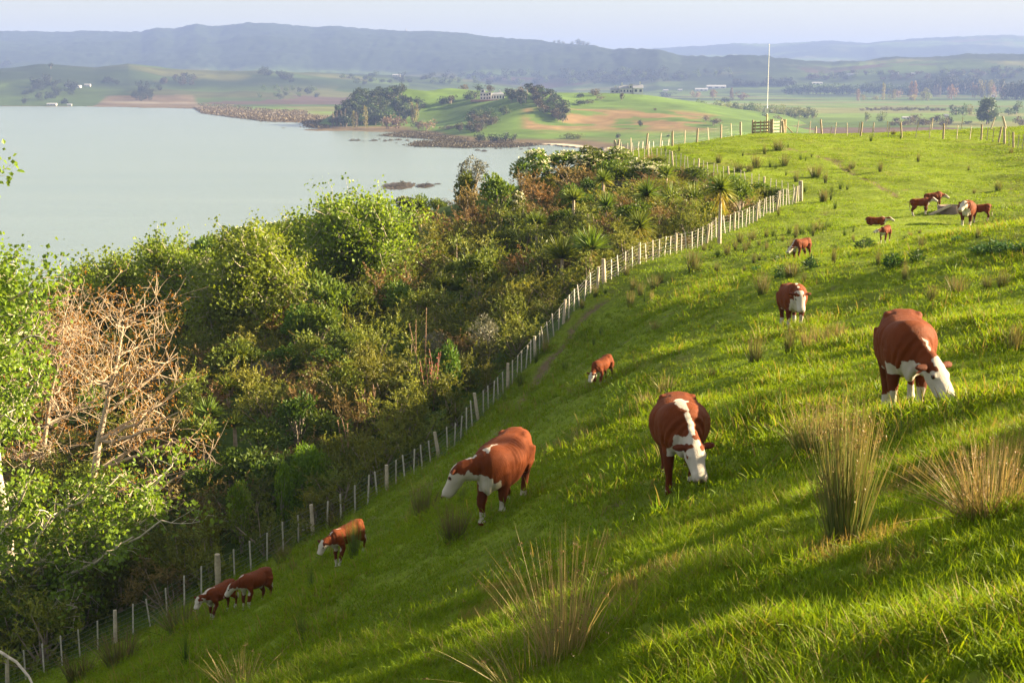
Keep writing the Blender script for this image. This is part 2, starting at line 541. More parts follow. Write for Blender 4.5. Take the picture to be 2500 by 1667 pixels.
SKY_L = [(-2500, 95), (-1200, 84), (-400, 88), (0, 81), (110, 83), (182, 84.6), (265, 82), (365, 84.6), (398, 76), (442, 77), (497, 65), (547, 73), (602, 67), (674, 65), (735, 70), (774, 73.5), (824, 70), (912, 78.5),
         (984, 83), (1078, 84), (1139, 87), (1216, 98), (1299, 103), (1330, 106), (1376, 113), (1443, 117), (1489, 127), (1524, 123), (1606, 126), (1657, 141), (1733, 144), (1815, 137), (1876, 144), (1963, 152),
         (2014, 157), (2101, 152), (2167, 145), (2244, 145), (2295, 140), (2336, 135), (2397, 137), (2500, 136), (3000, 125), (4500, 130)]
SKY_R = [(-2500, 120), (1000, 128), (1400, 127), (1545, 125), (1626, 120), (1708, 116), (1780, 110), (1871, 111), (2009, 104), (2096, 110), (2167, 103), (2244, 97), (2325, 95), (2417, 91), (2500, 93), (3000, 85), (4500, 95)]
FOOT = [(-2500, 170), (0, 168), (120, 162), (250, 165), (330, 158), (420, 172), (540, 176), (640, 172), (760, 178), (900, 183), (1050, 188), (1200, 190), (1400, 190), (1700, 183), (2000, 182), (2500, 178), (4500, 178)]

us = np.concatenate((np.arange(-2300, -150, 50), np.arange(-150, 2650, 5.0), np.arange(2650, 4600, 50)))
ds = np.concatenate((np.arange(140, 900, 40), np.geomspace(900, 11500, 330)))
U, D = np.meshgrid(us, ds)
XX = (U - CU) / F * D; YY = D


def peakz(v, d): return EYE + (HORIZON - v) / F * d


def ridge(U, D, pts, dist, front, back, seed, rough):
    h = peakz(prof(U, pts), dist)
    t = np.where(D < dist, (D - (dist - front)) / front, 1 - (D - dist) / back)
    t = np.clip(t, 0, 1)
    base = t * t * (3 - 2 * t) * .35 + t * .65
    sp = fbm(XX / rough, YY / rough, seed, 4)
    spur = (1 - np.abs(fbm(XX / (rough * .8), YY / (rough * 1.6), seed + 5, 3)) * 1.6)
    k = 4 * t * (1 - t)
    return h * np.clip(base * (1 + .35 * k * sp) - 0.10 * k * (1 - spur), 0, 1.0)


dist_l = np.interp(U, [-2500, 0, 900, 1300, 1600, 1900, 2500, 4500], [6200, 6000, 5800, 5200, 4300, 4000, 4000, 4200])
front_l = np.interp(U, [-2500, 0, 900, 1500, 1900, 4500], [2300, 2300, 2200, 1300, 900, 900])
hl = ridge(U, D, SKY_L, dist_l, front_l, 2600, 101, 700)
hr = ridge(U, D, SKY_R, np.full_like(U, 8600.), np.full_like(U, 3000.), 2500, 202, 900)
dist_f = np.interp(U, [-2500, 0, 700, 1100, 4500], [2750, 2750, 3000, 3400, 3600])
hf = ridge(U, D, FOOT, dist_f, np.interp(U, [0, 900, 1300, 4500], [560, 800, 500, 300]), 900, 303, 330)
hf = hf * np.interp(U, [0, 1100, 1350, 4500], [1, 1, .25, .2]) * (1 + .2 * fbm(XX / 260, YY / 260, 77, 3))
H = np.maximum(np.maximum(hl, hr), np.maximum(hf, 0))
tree_noise = np.abs(fbm(XX / 45, YY / 45, 19, 3)) * 9 * smooth(3200, 4200, D)
H = H + tree_noise * smooth(20, 60, H)
land = D > shore_d(U) * (1 + 0.012 * fbm(XX / 40, YY / 40, 31, 3))
sd = shore_d(U)
Zf = np.where(land, 0.5 + 0.9 * smooth(0, 120, D - sd) + 0.4 * fbm(XX / 90, YY / 90, 5, 3), -3.0) + H
# ground colours: marsh, sand, pasture, paddocks, forest
n_a = fbm(XX / 160, YY / 160, 61, 4); n_b = fbm(XX / 35, YY / 35, 67, 3)
past = np.array((0.085, 0.135, 0.03)); olive = np.array((0.14, 0.15, 0.05)); forest = np.array((0.022, 0.035, 0.016)); marsh = np.array((0.115, 0.085, 0.05)); sand = np.array((0.42, 0.37, 0.29)); soil = np.array((0.09, 0.06, 0.045))
C = np.ones(XX.shape + (3,)) * past
fid = _hash(np.floor((XX + YY * .18) / 210 + .6 * n_a), np.floor((YY - XX * .1) / 150), 9)[..., None]
fid2 = _hash(np.floor((XX + YY * .18) / 210 + .6 * n_a), np.floor((YY - XX * .1) / 150), 29)[..., None]
field = np.where(fid < .38, past, np.where(fid < .7, past * (1.25, 1.2, 1.0), np.where(fid < .95, olive, soil * 1.3)))
C = field * (0.8 + .4 * fid2) * (1 + .2 * n_b)[..., None]
# forest on the ranges and in patches on the foothills
fo = smooth(-.25, .15, fbm(XX / 420, YY / 420, 71, 4) + .9 * smooth(35, 110, H) * np.where(U < 1700, 1, .75) - .1)
fo = fo * smooth(8, 30, H)
fo = np.where(D > 6800, smooth(-.05, .25, fbm(XX / 500, YY / 500, 73, 4)), fo)
hedge = smooth(.12, .04, np.abs(fbm(XX / 240, YY / 240, 83, 2))) * smooth(5, 20, H) * .7
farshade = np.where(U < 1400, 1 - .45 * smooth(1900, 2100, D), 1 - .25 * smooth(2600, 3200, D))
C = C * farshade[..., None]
C = C * (1 - np.maximum(fo, hedge))[..., None] + forest * np.maximum(fo, hedge)[..., None]
# dark wooded foot of the ranges across the plain
belt = smooth(.05, .3, fbm(XX / 300, YY / 120, 97, 3) + .1) * smooth(2400, 2700, D) * (H < 30) * (U > 1000)
C = C * (1 - belt * .8)[..., None] + forest * (belt * .8)[..., None]
# tidal marsh along the water
mw = np.where(U < 1000, 520, 130) * np.interp(U, [0, 240, 300, 4500], [.02, .05, 1, 1])
mm = (1 - smooth(.6, 1.0, (D - sd) / (mw + 1))) * (H < 12)
C = C * (1 - mm)[..., None] + (marsh * (1 + .35 * n_b)[..., None]) * mm[..., None]
sandy = smooth(.15, .4, fbm(XX / 120, YY / 45, 89, 3)) * mm * smooth(110, 200, D - sd) * (U < 900)
C = C * (1 - sandy * .7)[..., None] + sand * .55 * (sandy * .7)[..., None]
beach = smooth(0, 3, D - sd) * (1 - smooth(16, 34, D - sd)) * smooth(1305, 1335, U)
C = C * (1 - beach)[..., None] + sand * beach[..., None] * 1.25
n_u, n_d = len(us), len(ds)
idx = np.arange(n_u * n_d).reshape(n_d, n_u)
quads = np.stack((idx[:-1, :-1], idx[:-1, 1:], idx[1:, 1:], idx[1:, :-1]), -1).reshape(-1, 4)
M_far = tint_mat('far_land', rough=0.95, noise=0.25, scale=0.02, spec=0.05, det=8.0)
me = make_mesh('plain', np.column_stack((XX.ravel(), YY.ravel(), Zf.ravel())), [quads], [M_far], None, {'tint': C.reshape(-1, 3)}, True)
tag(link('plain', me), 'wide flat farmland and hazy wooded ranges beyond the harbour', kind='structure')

# far ground bed under everything to the horizon
me = make_mesh('seabed', [(-12800, -700, -6), (12800, -700, -6), (12800, 11700, -6), (-12800, 11700, -6)], [[(0, 1, 2, 3)]], [plain_mat('seabed_mud', (.12, .1, .07), .9, bump=0)])
tag(link('seabed', me), 'muddy harbour bed under the water', kind='structure')

# water: pale silty harbour with fine ripples
m, nt, out = new_mat('harbour_water')
p = nd(nt, 'ShaderNodeBsdfPrincipled', Roughness=0.22, IOR=1.33)
tc = nt.nodes.new('ShaderNodeTexCoord')
mp = nd(nt, 'ShaderNodeMapping'); mp.inputs['Scale'].default_value = (0.004, 0.03, 1)
n1_ = nd(nt, 'ShaderNodeTexNoise', Scale=1.0, Detail=5.0)
cr = nt.nodes.new('ShaderNodeMix'); cr.data_type = 'RGBA'
cr.inputs['A'].default_value = (0.13, 0.18, 0.172, 1); cr.inputs['B'].default_value = (0.185, 0.232, 0.214, 1)
nt.links.new(tc.outputs['Object'], mp.inputs['Vector']); nt.links.new(mp.outputs['Vector'], n1_.inputs['Vector'])
nt.links.new(n1_.outputs['Fac'], cr.inputs['Factor']); nt.links.new(cr.outputs['Result'], p.inputs['Base Color'])
mp2 = nd(nt, 'ShaderNodeMapping'); mp2.inputs['Scale'].default_value = (0.25, 0.8, 1)
n2_ = nd(nt, 'ShaderNodeTexNoise', Scale=1.0, Detail=6.0)
bp = nd(nt, 'ShaderNodeBump', Strength=0.35, Distance=0.25)
nt.links.new(tc.outputs['Object'], mp2.inputs['Vector']); nt.links.new(mp2.outputs['Vector'], n2_.inputs['Vector'])
nt.links.new(n2_.outputs['Fac'], bp.inputs['Height']); nt.links.new(bp.outputs['Normal'], p.inputs['Normal'])
nt.links.new(p.outputs['BSDF'], out.inputs['Surface'])
me = make_mesh('harbour_water', [(-3500, 60, 0), (1200, 60, 0), (1200, 2600, 0), (-3500, 2600, 0)], [[(0, 1, 2, 3)]], [m])
tag(link('harbour_water', me), 'pale grey-green calm harbour water', kind='structure')

# ------------------------------------------------------------------ the headland across the bay
def shore_pt(u, v, z=0.4):
    d = (EYE - z) * F / (v - HORIZON); q = pix(u, v, d); q[2] = z; return q


hp = [shore_pt(u, v) for u, v in [(760, 312), (830, 313), (900, 316), (1000, 319), (1060, 322), (1120, 341), (1200, 345), (1300, 345), (1400, 350), (1500, 356), (1600, 358), (1700, 352), (1780, 350)]]
hp += [pix(*p) for p in [(800, 300, 1290), (825, 285, 1300), (855, 258, 1335), (880, 240, 1360), (930, 226, 1395), (958, 212, 1405), (1000, 226, 1420), (1030, 224, 1440), (1100, 216, 1455), (1150, 222, 1440),
                         (1190, 244, 1345), (1230, 246, 1330), (1265, 232, 1290), (1300, 228, 1270), (1340, 238, 1250), (1380, 262, 1235), (1420, 250, 1290), (1470, 246, 1310), (1530, 231, 1350), (1580, 234, 1355), (1640, 245, 1340),
                         (1700, 262, 1290), (1760, 280, 1220), (1830, 300, 1150), (1000, 285, 1325), (1050, 300, 1275), (1110, 290, 1260), (1100, 262, 1340), (1150, 265, 1300), (1285, 258, 1165), (1255, 300, 1100), (1230, 280, 1180),
                         (1340, 300, 1110), (1420, 300, 1130), (1450, 330, 1040), (1500, 310, 1085), (1580, 310, 1080), (1650, 310, 1080), (1700, 330, 1020), (1330, 330, 1020), (1400, 265, 1230), (1500, 265, 1220), (1600, 275, 1190)]]
for u in (740, 850, 950, 1050, 1150, 1300, 1450, 1600, 1750, 1900):
    q = pix(u, 250, 1620); q[2] = 1.0; hp.append(q)
    q = pix(u, 250, 1780); q[2] = 0.0; hp.append(q)
for u, d in ((785, 1330), (770, 1370), (765, 1420), (785, 1470), (800, 1520), (770, 1280), (720, 1300), (710, 1450), (1950, 1000), (1980, 1250), (1900, 900), (1500, 880), (1250, 900), (1000, 1120), (900, 1150), (1100, 1000)):
    q = pix(u, 250, d); q[2] = -1.0; hp.append(q)
head = TPS(hp, lam=0.002, sc=200.)
hx = np.arange(-260, 270, 3.2); hy = np.arange(860, 1800, 4.0)
X, Y = np.meshgrid(hx, hy)


def head_z(x, y):
    return head(x, y) + 0.5 * fbm(x / 22, y / 22, 13, 3)


Z = head_z(X, Y)
Uh = CU + X / Y * F
nn = fbm(X / 30, Y / 30, 15, 4); n5 = fbm(X / 7, Y / 7, 16, 3)
grass = np.array((0.09, 0.148, 0.026)); bracken = np.array((0.185, 0.125, 0.06))
slope_front = (Y < 1290 - 0.30 * np.abs(X - 60))
br = smooth(-.1, .2, nn + .2) * smooth(1262, 1290, Uh) * (1 - smooth(1690, 1800, Uh)) * smooth(3, 7, Z) * smooth(1245, 1185, Y)
bg = np.maximum(0, br)
Ch = grass * (1 + .3 * nn + .2 * n5)[..., None]
Ch = Ch * (1 - bg)[..., None] + bracken * (1 + .35 * n5)[..., None] * bg[..., None]
lowm = (1 - smooth(1.0, 2.2, Z + .5 * nn))
Ch = Ch * (1 - lowm)[..., None] + marsh * (1 + .3 * n5)[..., None] * lowm[..., None]
n_x, n_y = len(hx), len(hy)
idx = np.arange(n_x * n_y).reshape(n_y, n_x)
quads = np.stack((idx[:-1, :-1], idx[:-1, 1:], idx[1:, 1:], idx[1:, :-1]), -1).reshape(-1, 4)
me = make_mesh('headland', np.column_stack((X.ravel(), Y.ravel(), Z.ravel())), [quads], [M_far], None, {'tint': Ch.reshape(-1, 3)}, True)
tag(link('headland', me), 'grassy headland hill across the bay', kind='structure')
# ------------------------------------------------------------------ plant kits
M_bark = tint_mat('pale_bark', rough=0.85, noise=0.35, scale=6.0, bump=0.5)
M_manuka = leaf_mat('manuka_leaf', (0.145, 0.168, 0.03), trans=0.30, hue=0.025, val=0.35)
M_brown = leaf_mat('brown_manuka_leaf', (0.18, 0.135, 0.06), trans=0.25, hue=0.02, val=0.3, tcol=(1.4, 1.2, .7))
M_broad = leaf_mat('glossy_leaf', (0.085, 0.135, 0.02), trans=0.30, hue=0.03, val=0.3, rough=0.5, spec=0.2)
M_bright = leaf_mat('bright_leaf', (0.105, 0.185, 0.014), trans=0.4, hue=0.01, val=0.1)
M_grey = leaf_mat('grey_leaf', (0.17, 0.17, 0.125), trans=0.2, hue=0.01, val=0.2, tcol=(1.1, 1.1, .9))
M_poplar = leaf_mat('poplar_leaf', (0.148, 0.215, 0.021), trans=0.48, hue=0.012, val=0.1, rough=0.45, spec=0.3)
M_bud = leaf_mat('orange_bud', (0.30, 0.16, 0.03), trans=0.4, hue=0.01, val=0.1, tcol=(1.5, 1.0, .5))
M_sword = leaf_mat('sword_leaf', (0.11, 0.155, 0.03), trans=0.3, hue=0.02, val=0.2, rough=0.45, spec=0.25)
M_flower = leaf_mat('flower', (0.62, 0.60, 0.42), trans=0.3, hue=0.01, val=0.1, tcol=(1.0, 1.0, .8))
M_red = leaf_mat('red_flower', (0.34, 0.04, 0.035), trans=0.2, hue=0.01, val=0.1, tcol=(1.2, .6, .5))
M_rush = leaf_mat('rush_stem', (1.0, 1.0, 1.0), trans=0.3, hue=0.012, val=0.18, tcol=(1.2, 1.1, .7))


def unit(v): return v / (np.linalg.norm(v, axis=-1, keepdims=True) + 1e-9)


def shade_rand(rng, n, lo=.7, hi=1.3): return rng.uniform(lo, hi, (n, 1)) * np.ones((1, 3))


def manuka_mesh(seed, mat, upright=0.6, plumes=105, tipcol=(1.35, 1.25, 0.9)):
    """feathery shrub, about 2 m wide and 2.4 m tall"""
    rng = np.random.default_rng(seed); mb = MB()
    nl = rng.integers(7, 11)
    lc = np.column_stack((rng.normal(0, .48, nl), rng.normal(0, .48, nl), rng.uniform(.35, 1.6, nl)))
    for q in lc:
        b = np.array((rng.normal(0, .08), rng.normal(0, .08), -.25))
        mb.tube([b, (b + q) / 2 + rng.normal(0, .06, 3), q], [.045, .03, .012], 4, 1, (.28, .22, .17), caps=False)
    P = []; A = []; LL = []
    per = plumes // nl
    for q in lc:
        dirs = unit(np.column_stack((rng.normal(0, .75, per), rng.normal(0, .75, per), rng.normal(upright, .45, per))) + .35 * np.array((q[0], q[1], 0)))
        st = q + rng.normal(0, .20, (per, 3)) - dirs * .1
        ln = rng.uniform(.38, .85, per)
        k = 20
        t = np.linspace(0.05, 1, k)
        pos = st[:, None] + dirs[:, None] * ln[:, None, None] * t[None, :, None]
        pos[..., 2] -= (t ** 2 * .05)[None]
        P.append(pos.reshape(-1, 3)); A.append(np.repeat(dirs, k, 0)); LL.append(np.tile(t, per))
    P = np.concatenate(P); A = np.concatenate(A); T = np.concatenate(LL); n = len(P)
    ax = unit(A * .8 + rng.normal(0, .62, (n, 3)))
    sz = rng.uniform(.095, .175, n) * (1.15 - .6 * T)
    col = (np.array((.75, .8, .8)) * (1 - T[:, None]) + np.array(tipcol) * T[:, None]) * shade_rand(rng, n, .75, 1.25)
    mb.leaves(P, ax, rng.normal(size=(n, 3)), sz, sz * .34, 0, col)
    # low skirt of foliage so that the foot is closed
    m = 160
    ang = rng.uniform(0, 6.28, m); rr = rng.uniform(.2, .95, m)
    p2 = np.column_stack((np.cos(ang) * rr, np.sin(ang) * rr, rng.uniform(-.2, .6, m)))
    mb.leaves(p2, unit(rng.normal(size=(m, 3)) + (0, 0, .5)), rng.normal(size=(m, 3)), .24, .08, 0, np.array((.75, .8, .8)) * shade_rand(rng, m))
    return mb.mesh('manuka', [mat, M_bark])


def broad_mesh(seed, mat, n=1150, L=.17, W=.095, flowers=0, dense=False, tall=1.0):
    """leafy rounded shrub about 2 m wide and 2 m tall"""
    rng = np.random.default_rng(seed); mb = MB()
    nl = 12
    lc = unit(rng.normal(size=(nl, 3)) + (0, 0, .35)) * rng.uniform(.35, .62, (nl, 1)) * (1, 1, tall) + (0, 0, .95 * tall)
    lr = rng.uniform(.3, .48, nl)
    if dense: lc = unit(rng.normal(size=(nl, 3)) + (0, 0, .4)) * .45 + (0, 0, .8); lr[:] = .52
    for q in lc: mb.tube([(0, 0, -.25), q * (.4, .4, .5), q], [.05, .03, .012], 4, 1, (.3, .25, .2), caps=False)
    w = rng.integers(0, nl, n)
    d = unit(rng.normal(size=(n, 3))); d[:, 2] = np.where(d[:, 2] < -.3, -d[:, 2], d[:, 2])
    P = lc[w] + d * (lr[w] * rng.uniform(.55, 1.05, n) ** .7)[:, None]
    ax = unit(d + rng.normal(0, .6, (n, 3)) + (0, 0, .15))
    nr = unit(d + rng.normal(0, .5, (n, 3)) + (0, 0, .5))
    col = shade_rand(rng, n, .7, 1.3) * np.where(rng.random((n, 1)) < .25, (1.25, 1.15, .9), (1, 1, 1))
    mb.leaves(P, ax, nr, rng.uniform(.7, 1.2, n) * L, rng.uniform(.7, 1.2, n) * W, 0, col, fold=.12)
    m = 150
    ang = rng.uniform(0, 6.28, m); rr = rng.uniform(.1, .7, m)
    mb.leaves(np.column_stack((np.cos(ang) * rr, np.sin(ang) * rr, rng.uniform(-.2, .5, m))), unit(rng.normal(size=(m, 3))), rng.normal(size=(m, 3)), L * 1.1, W * 1.1, 0, .85 * shade_rand(rng, m))
    mats = [mat, M_bark]
    if flowers:
        fw = rng.integers(0, nl, flowers); fd = unit(rng.normal(size=(flowers, 3)) + (0, 0, 1.1))
        C = lc[fw] + fd * (lr[fw] * 1.08)[:, None]
        k = 9
        P = np.repeat(C, k, 0) + rng.normal(0, .05, (flowers * k, 3)) * (1, 1, .5)
        mb.leaves(P, unit(rng.normal(size=(len(P), 3)) + (0, 0, .6)), rng.normal(size=(len(P), 3)) + (0, 0, 1), .11, .09, 2, shade_rand(rng, len(P), .8, 1.15))
        mats.append(M_flower)
    return mb.mesh('broadleaf', mats)


def sword_head(mb, rng, c, R, n, m=0, droop=.35, lo=-.55, gold=0.0, w=.05):
    d = unit(rng.normal(size=(n, 3))); d[:, 2] = np.abs(d[:, 2]) * (1 - lo) + lo
    d = unit(d)
    L = R * rng.uniform(.75, 1.1, n)
    bend = np.column_stack((np.zeros(n), np.zeros(n), -droop * R * rng.uniform(.3, 1, n) * (1.15 - d[:, 2])))
    g = np.clip((-d[:, 2] + .1) * 1.6 + gold, 0, 1)[:, None] * rng.uniform(.3, 1, (n, 1))
    base = np.array((.85, .95, .75)); gold_c = np.array((3.0, 1.9, 1.3))
    c0 = (base * (1 - g) + gold_c * g) * shade_rand(rng, n, .8, 1.2); c1 = c0 * (1.25, 1.15, 1.1)
    mb.blades(np.repeat(np.array(c)[None], n, 0) + d * .05, d, L, w, bend, m, c0, c1, seg=4)


def cabbage_tree(name, loc, h, R, seed, skirt=.5, heads=1, lean=0.0, upright=False):
    """thing > trunk, leaf_head (one or more), dead_skirt"""
    rng = np.random.default_rng(seed)
    root = link(name, None, loc=loc)
    mb = MB(); top = np.array((lean * h, lean * .3 * h, h))
    mb.tube([(0, 0, -.4), (lean * .3 * h, 0, h * .5), top], [.11, .085, .075], 8, 0, [(.42, .33, .26), (.45, .36, .29), (.4, .3, .22)])
    tips = [top]
    if heads > 1:
        tips = []
        for k in range(heads):
            a = k * 6.28 / heads + rng.uniform(0, 1); q = top + np.array((math.cos(a) * .35, math.sin(a) * .35, .35 + .2 * k))
            mb.tube([top - (0, 0, .1), (top + q) / 2 + (0, 0, -.05), q], [.07, .05, .05], 6, 0, (.4, .32, .25)); tips.append(q)
    link('trunk', mb.mesh('trunk', [M_bark]), root)
    for q in tips:
        mb = MB(); sword_head(mb, rng, q, R, 190, 0, droop=.1 if upright else .26, lo=.1 if upright else -.5, w=.085)
        link('leaf_head', mb.mesh('leaf_head', [M_sword]), root)
    if skirt:
        mb = MB(); n = 55
        a = rng.uniform(0, 6.28, n); d = unit(np.column_stack((np.cos(a) * .55, np.sin(a) * .55, np.full(n, -.5) + rng.normal(0, .25, n))))
        g = np.array((2.6, 1.55, .95))
        p = np.repeat(top[None], n, 0) - np.column_stack((np.zeros(n), np.zeros(n), rng.uniform(0, skirt * .5, n)))
        mb.blades(p, d, skirt * rng.uniform(.7, 1.2, n), .06, np.column_stack((np.zeros(n), np.zeros(n), -.45 * skirt * np.ones(n))), 0, g * shade_rand(rng, n, .6, 1.1), g * shade_rand(rng, n, .8, 1.3), seg=3)
        link('dead_skirt', mb.mesh('dead_skirt', [M_sword]), root)
    return root


def bez(a, c, b, n):
    t = np.linspace(0, 1, n)[:, None]
    return a * (1 - t) ** 2 + 2 * c * t * (1 - t) + b * t * t


def branch_tree(name, loc, seed, trunk, trunk_r, anchors, sub=9, subspread=1.0, twigs=4, twigspread=.45, leaf=None, leaf_n=14, leaf_size=.15, leaf_spread=.28,
                barkcol=(.55, .47, .38), prim_r=.09, along=True, wig=.12, hang=0.0):
    """thing > trunk, branches (limb per anchor), crown.  trunk: polyline; anchors: (N,3) limb ends, all local to loc"""
    rng = np.random.default_rng(seed)
    root = link(name, None, loc=loc)
    trunk = np.array(trunk, float)
    tt = np.linspace(0, 1, 9); seglen = np.concatenate(([0], np.cumsum(np.linalg.norm(np.diff(trunk, axis=0), axis=1)))); seglen /= seglen[-1]
    tp = np.column_stack([np.interp(tt, seglen, trunk[:, i]) for i in range(3)])
    tp[1:-1] += rng.normal(0, .05, (7, 3))
    tr_ = trunk_r * (1 - .78 * tt)
    mb = MB(); mb.tube(tp, tr_, 9, 0, np.array(barkcol)[None] * rng.uniform(.8, 1.1, (9, 1)))
    trunk_o = link('trunk', mb.mesh('trunk', [M_bark]), root)
    LP = []; LA = []
    bc = np.array(barkcol)
    for A in np.asarray(anchors, float):
        mb = MB()
        hd = np.hypot(*(A[:2] - tp[:, :2].mean(0)))
        zt = A[2] - rng.uniform(.5, .95) * max(hd, .6)
        i = int(np.clip(np.searchsorted(tp[:, 2], zt), 1, 8)); s0 = tp[i]; r0 = min(tr_[i] * .75, prim_r)
        ctrl = s0 + (A - s0) * .5 + np.array((0, 0, -.12 * hd)) + rng.normal(0, wig, 3)
        L = bez(s0, ctrl, A, 8); L[1:-1] += rng.normal(0, wig * .35, (6, 3))
        mb.tube(L, np.linspace(r0, r0 * .3, 8), 5, 0, bc * rng.uniform(.85, 1.1), caps=False)
        for k in range(sub):
            t = rng.uniform(.3, 1.0); a = L[min(7, int(t * 7 + .5))]
            S = a + rng.normal(0, subspread, 3) * (1, 1, .8) + unit(A - s0) * subspread * rng.uniform(.1, .7) + (0, 0, .15 * subspread)
            l2 = bez(a, (a + S) / 2 + rng.normal(0, wig, 3), S, 5)
            rr = r0 * (.42 - .18 * t)
            mb.tube(l2, np.linspace(rr, .011, 5), 4, 0, bc * rng.uniform(.85, 1.15), caps=False)
            for q in range(twigs):
                b = l2[rng.integers(1, 5)]; T = b + rng.normal(0, twigspread, 3) + unit(S - a) * twigspread * .5 + (0, 0, twigspread * .25)
                l3 = np.array((b, (b + T) / 2 + rng.normal(0, .05, 3), T))
                mb.tube(l3, (.012, .009, .006), 3, 0, bc * rng.uniform(.85, 1.15), caps=False)
                LP.append(T); LA.append(T - b)
                if along: LP.append(l3[1]); LA.append(T - b)
        link('limb', mb.mesh('limb', [M_bark]), root)
    if leaf is not None:
        LP = np.array(LP); LA = unit(np.array(LA)); n = len(LP) * leaf_n
        mb = MB()
        P = np.repeat(LP, leaf_n, 0) + rng.normal(0, leaf_spread, (n, 3))
        ax = unit(np.repeat(LA, leaf_n, 0) * .4 + rng.normal(0, .8, (n, 3)) + (0, 0, -.25 - hang))
        nr = unit(rng.normal(size=(n, 3)) + (.3, 0, .6))
        s = leaf_size * rng.uniform(.65, 1.2, n)
        cl = np.repeat(rng.uniform(.8, 1.2, (len(LP), 1)), leaf_n, 0) * shade_rand(rng, n, .75, 1.25)
        mb.leaves(P, ax, nr, s, s * (.9 if hang == 0 else .4), 0, cl, fold=.1)
        link('crown', mb.mesh('crown', [leaf]), root)
    return root


def crown_anchors(rng, c, r, n, zmin=None):
    d = unit(rng.normal(size=(n, 3))); d[:, 2] = np.where(d[:, 2] < -.5, -d[:, 2], d[:, 2])
    return np.asarray(c) + d * np.asarray(r) * rng.uniform(.3, .95, (n, 1))


# ------------------------------------------------------------------ poplars below the fence
def at(u, d):
    fo = float(np.interp(u, [q[0] for q in FENCE_OLD], [q[1] for q in FENCE_OLD]))
    if d > fo - .5:   # plants behind the fence follow the fence line
        d = d + (float(np.interp(u, [q[0] for q in FENCE_LOW], [q[2] for q in FENCE_LOW])) - fo) * max(0., 1 - (d - fo) / 30.)
    x = (u - CU) / F * d
    # forward depth d is world y; x follows the sight line at ground height
    for _ in range(3):
        z = gz(x, d); a = (u - CU) / F
        x = a * (d * math.cos(TH) - (z - EYE) * math.sin(TH))
    return np.array((x, d, gz(x, d)))


def poplar(u, d, vtop, width_px, label, seed, anchors=20, leaf_n=11, sub=9, size=.17, zlow=.06, lean=0.0, low_v=None):
    b = at(u, d); d = float(b[1]); rng = np.random.default_rng(seed)
    H = pix(u, vtop, d)[2] - b[2]
    R = width_px * d / F / 2
    c = np.array((lean * H, 0, H * (.5 + zlow * .5)))
    A = crown_anchors(rng, c, (R * .86, R * .8, H * (.5 - zlow * .5) * .92), anchors)
    t = branch_tree('poplar_tree', b, seed, [(0, 0, -.5), (lean * H * .3, .1, H * .35), (lean * H * .8, 0, H * .62), (lean * H, 0, H * .92)], .17, A, sub=sub, subspread=R * .24, twigs=4, twigspread=R * .10 + .05,
                    leaf=M_poplar, leaf_n=leaf_n, leaf_size=size, leaf_spread=.24)
    return tag(t, label, 'tree', 'leafy poplars in the bush')


poplar(865, 82, 470, 345, 'largest leafy green poplar in the middle of the bush, its pale limbs showing', 11, anchors=34, leaf_n=10, sub=9, size=.2)
poplar(600, 74, 590, 345, 'leafy green poplar left of the largest one, lower and nearer', 12, anchors=24, size=.19)
poplar(440, 82, 605, 285, 'leafy poplar crown behind the orange-budded bare tree, against the water', 13, anchors=16, size=.19)
poplar(300, 86, 632, 270, 'leafy poplar crown farthest left on the bush skyline beside the water', 14, anchors=15, size=.2)
poplar(160, 82, 672, 230, 'small leafy poplar half hidden behind the bare branches at the left', 15, anchors=11, size=.19)
poplar(715, 90, 560, 220, 'small leafy poplar crown tucked behind the two biggest poplars', 16, anchors=11, size=.2)

# the near leafy poplar at the left edge: low limbs reach right above the fence, the rest climbs out of frame
b = at(22, 51.0)
def loc_of(u, v, d): return pix(u, v, d) - b
rng = np.random.default_rng(21)
anch = [loc_of(u + rng.normal(0, 12), v + rng.normal(0, 12), 45.5 + rng.normal(0, 1.0)) for u, v in
        [(120, 1240), (200, 1200), (300, 1170), (410, 1130), (440, 1190), (360, 1230), (270, 1270), (180, 1310), (100, 1350), (230, 1370), (320, 1320), (150, 1430), (60, 1460), (260, 1440), (90, 1530), (20, 1390), (25, 1250), (50, 1170), (380, 1290), (190, 1480),
         (20, 1010), (45, 900), (20, 800), (70, 830), (75, 760), (35, 700), (85, 690), (50, 640), (5, 960), (80, 930), (-30, 700), (-60, 500), (-20, 425), (-60, 800), (-70, 1000), (-90, 1200), (-80, 600), (-25, 590), (-70, 1400), (-100, 380)]]
t = branch_tree('poplar_tree', b, 21, [(0, 0, -.6), (.1, 0, 3.), (-.1, .1, 7.), (-.3, 0, 11.), (-.9, 0, 15.5)], .24, anch, sub=7, subspread=.55, twigs=4, twigspread=.3, leaf=M_poplar, leaf_n=8, leaf_size=.17, leaf_spread=.2, prim_r=.09)
tag(t, 'tall leafy poplar at the left edge of the photo, low limbs above the fence', 'tree')

# bare poplars just breaking bud
def bare(u, d, seed, trunk_px, anchors_px, label, sub=6, spread=.7, tr=.2):
    b = at(u, d); d = float(b[1]); rng = np.random.default_rng(seed)
    L = lambda q: pix(q[0], q[1], d + rng.normal(0, .25)) - b
    tk = [(0, 0, -.6)] + [pix(p[0], p[1], d) - b for p in trunk_px]
    A = [pix(p[0] + rng.normal(0, 6), p[1] + rng.normal(0, 6), d + rng.normal(0, 1.3)) - b for p in anchors_px]
    t = branch_tree('bare_poplar_tree', b, seed, tk, tr, A, sub=sub, subspread=spread, twigs=5, twigspread=.4, leaf=M_bud, leaf_n=5, leaf_size=.12, leaf_spread=.10,
                    barkcol=(.42, .33, .235), prim_r=.10, wig=.16, hang=.6, along=False)
    return tag(t, label, 'tree', 'bare poplars breaking bud')


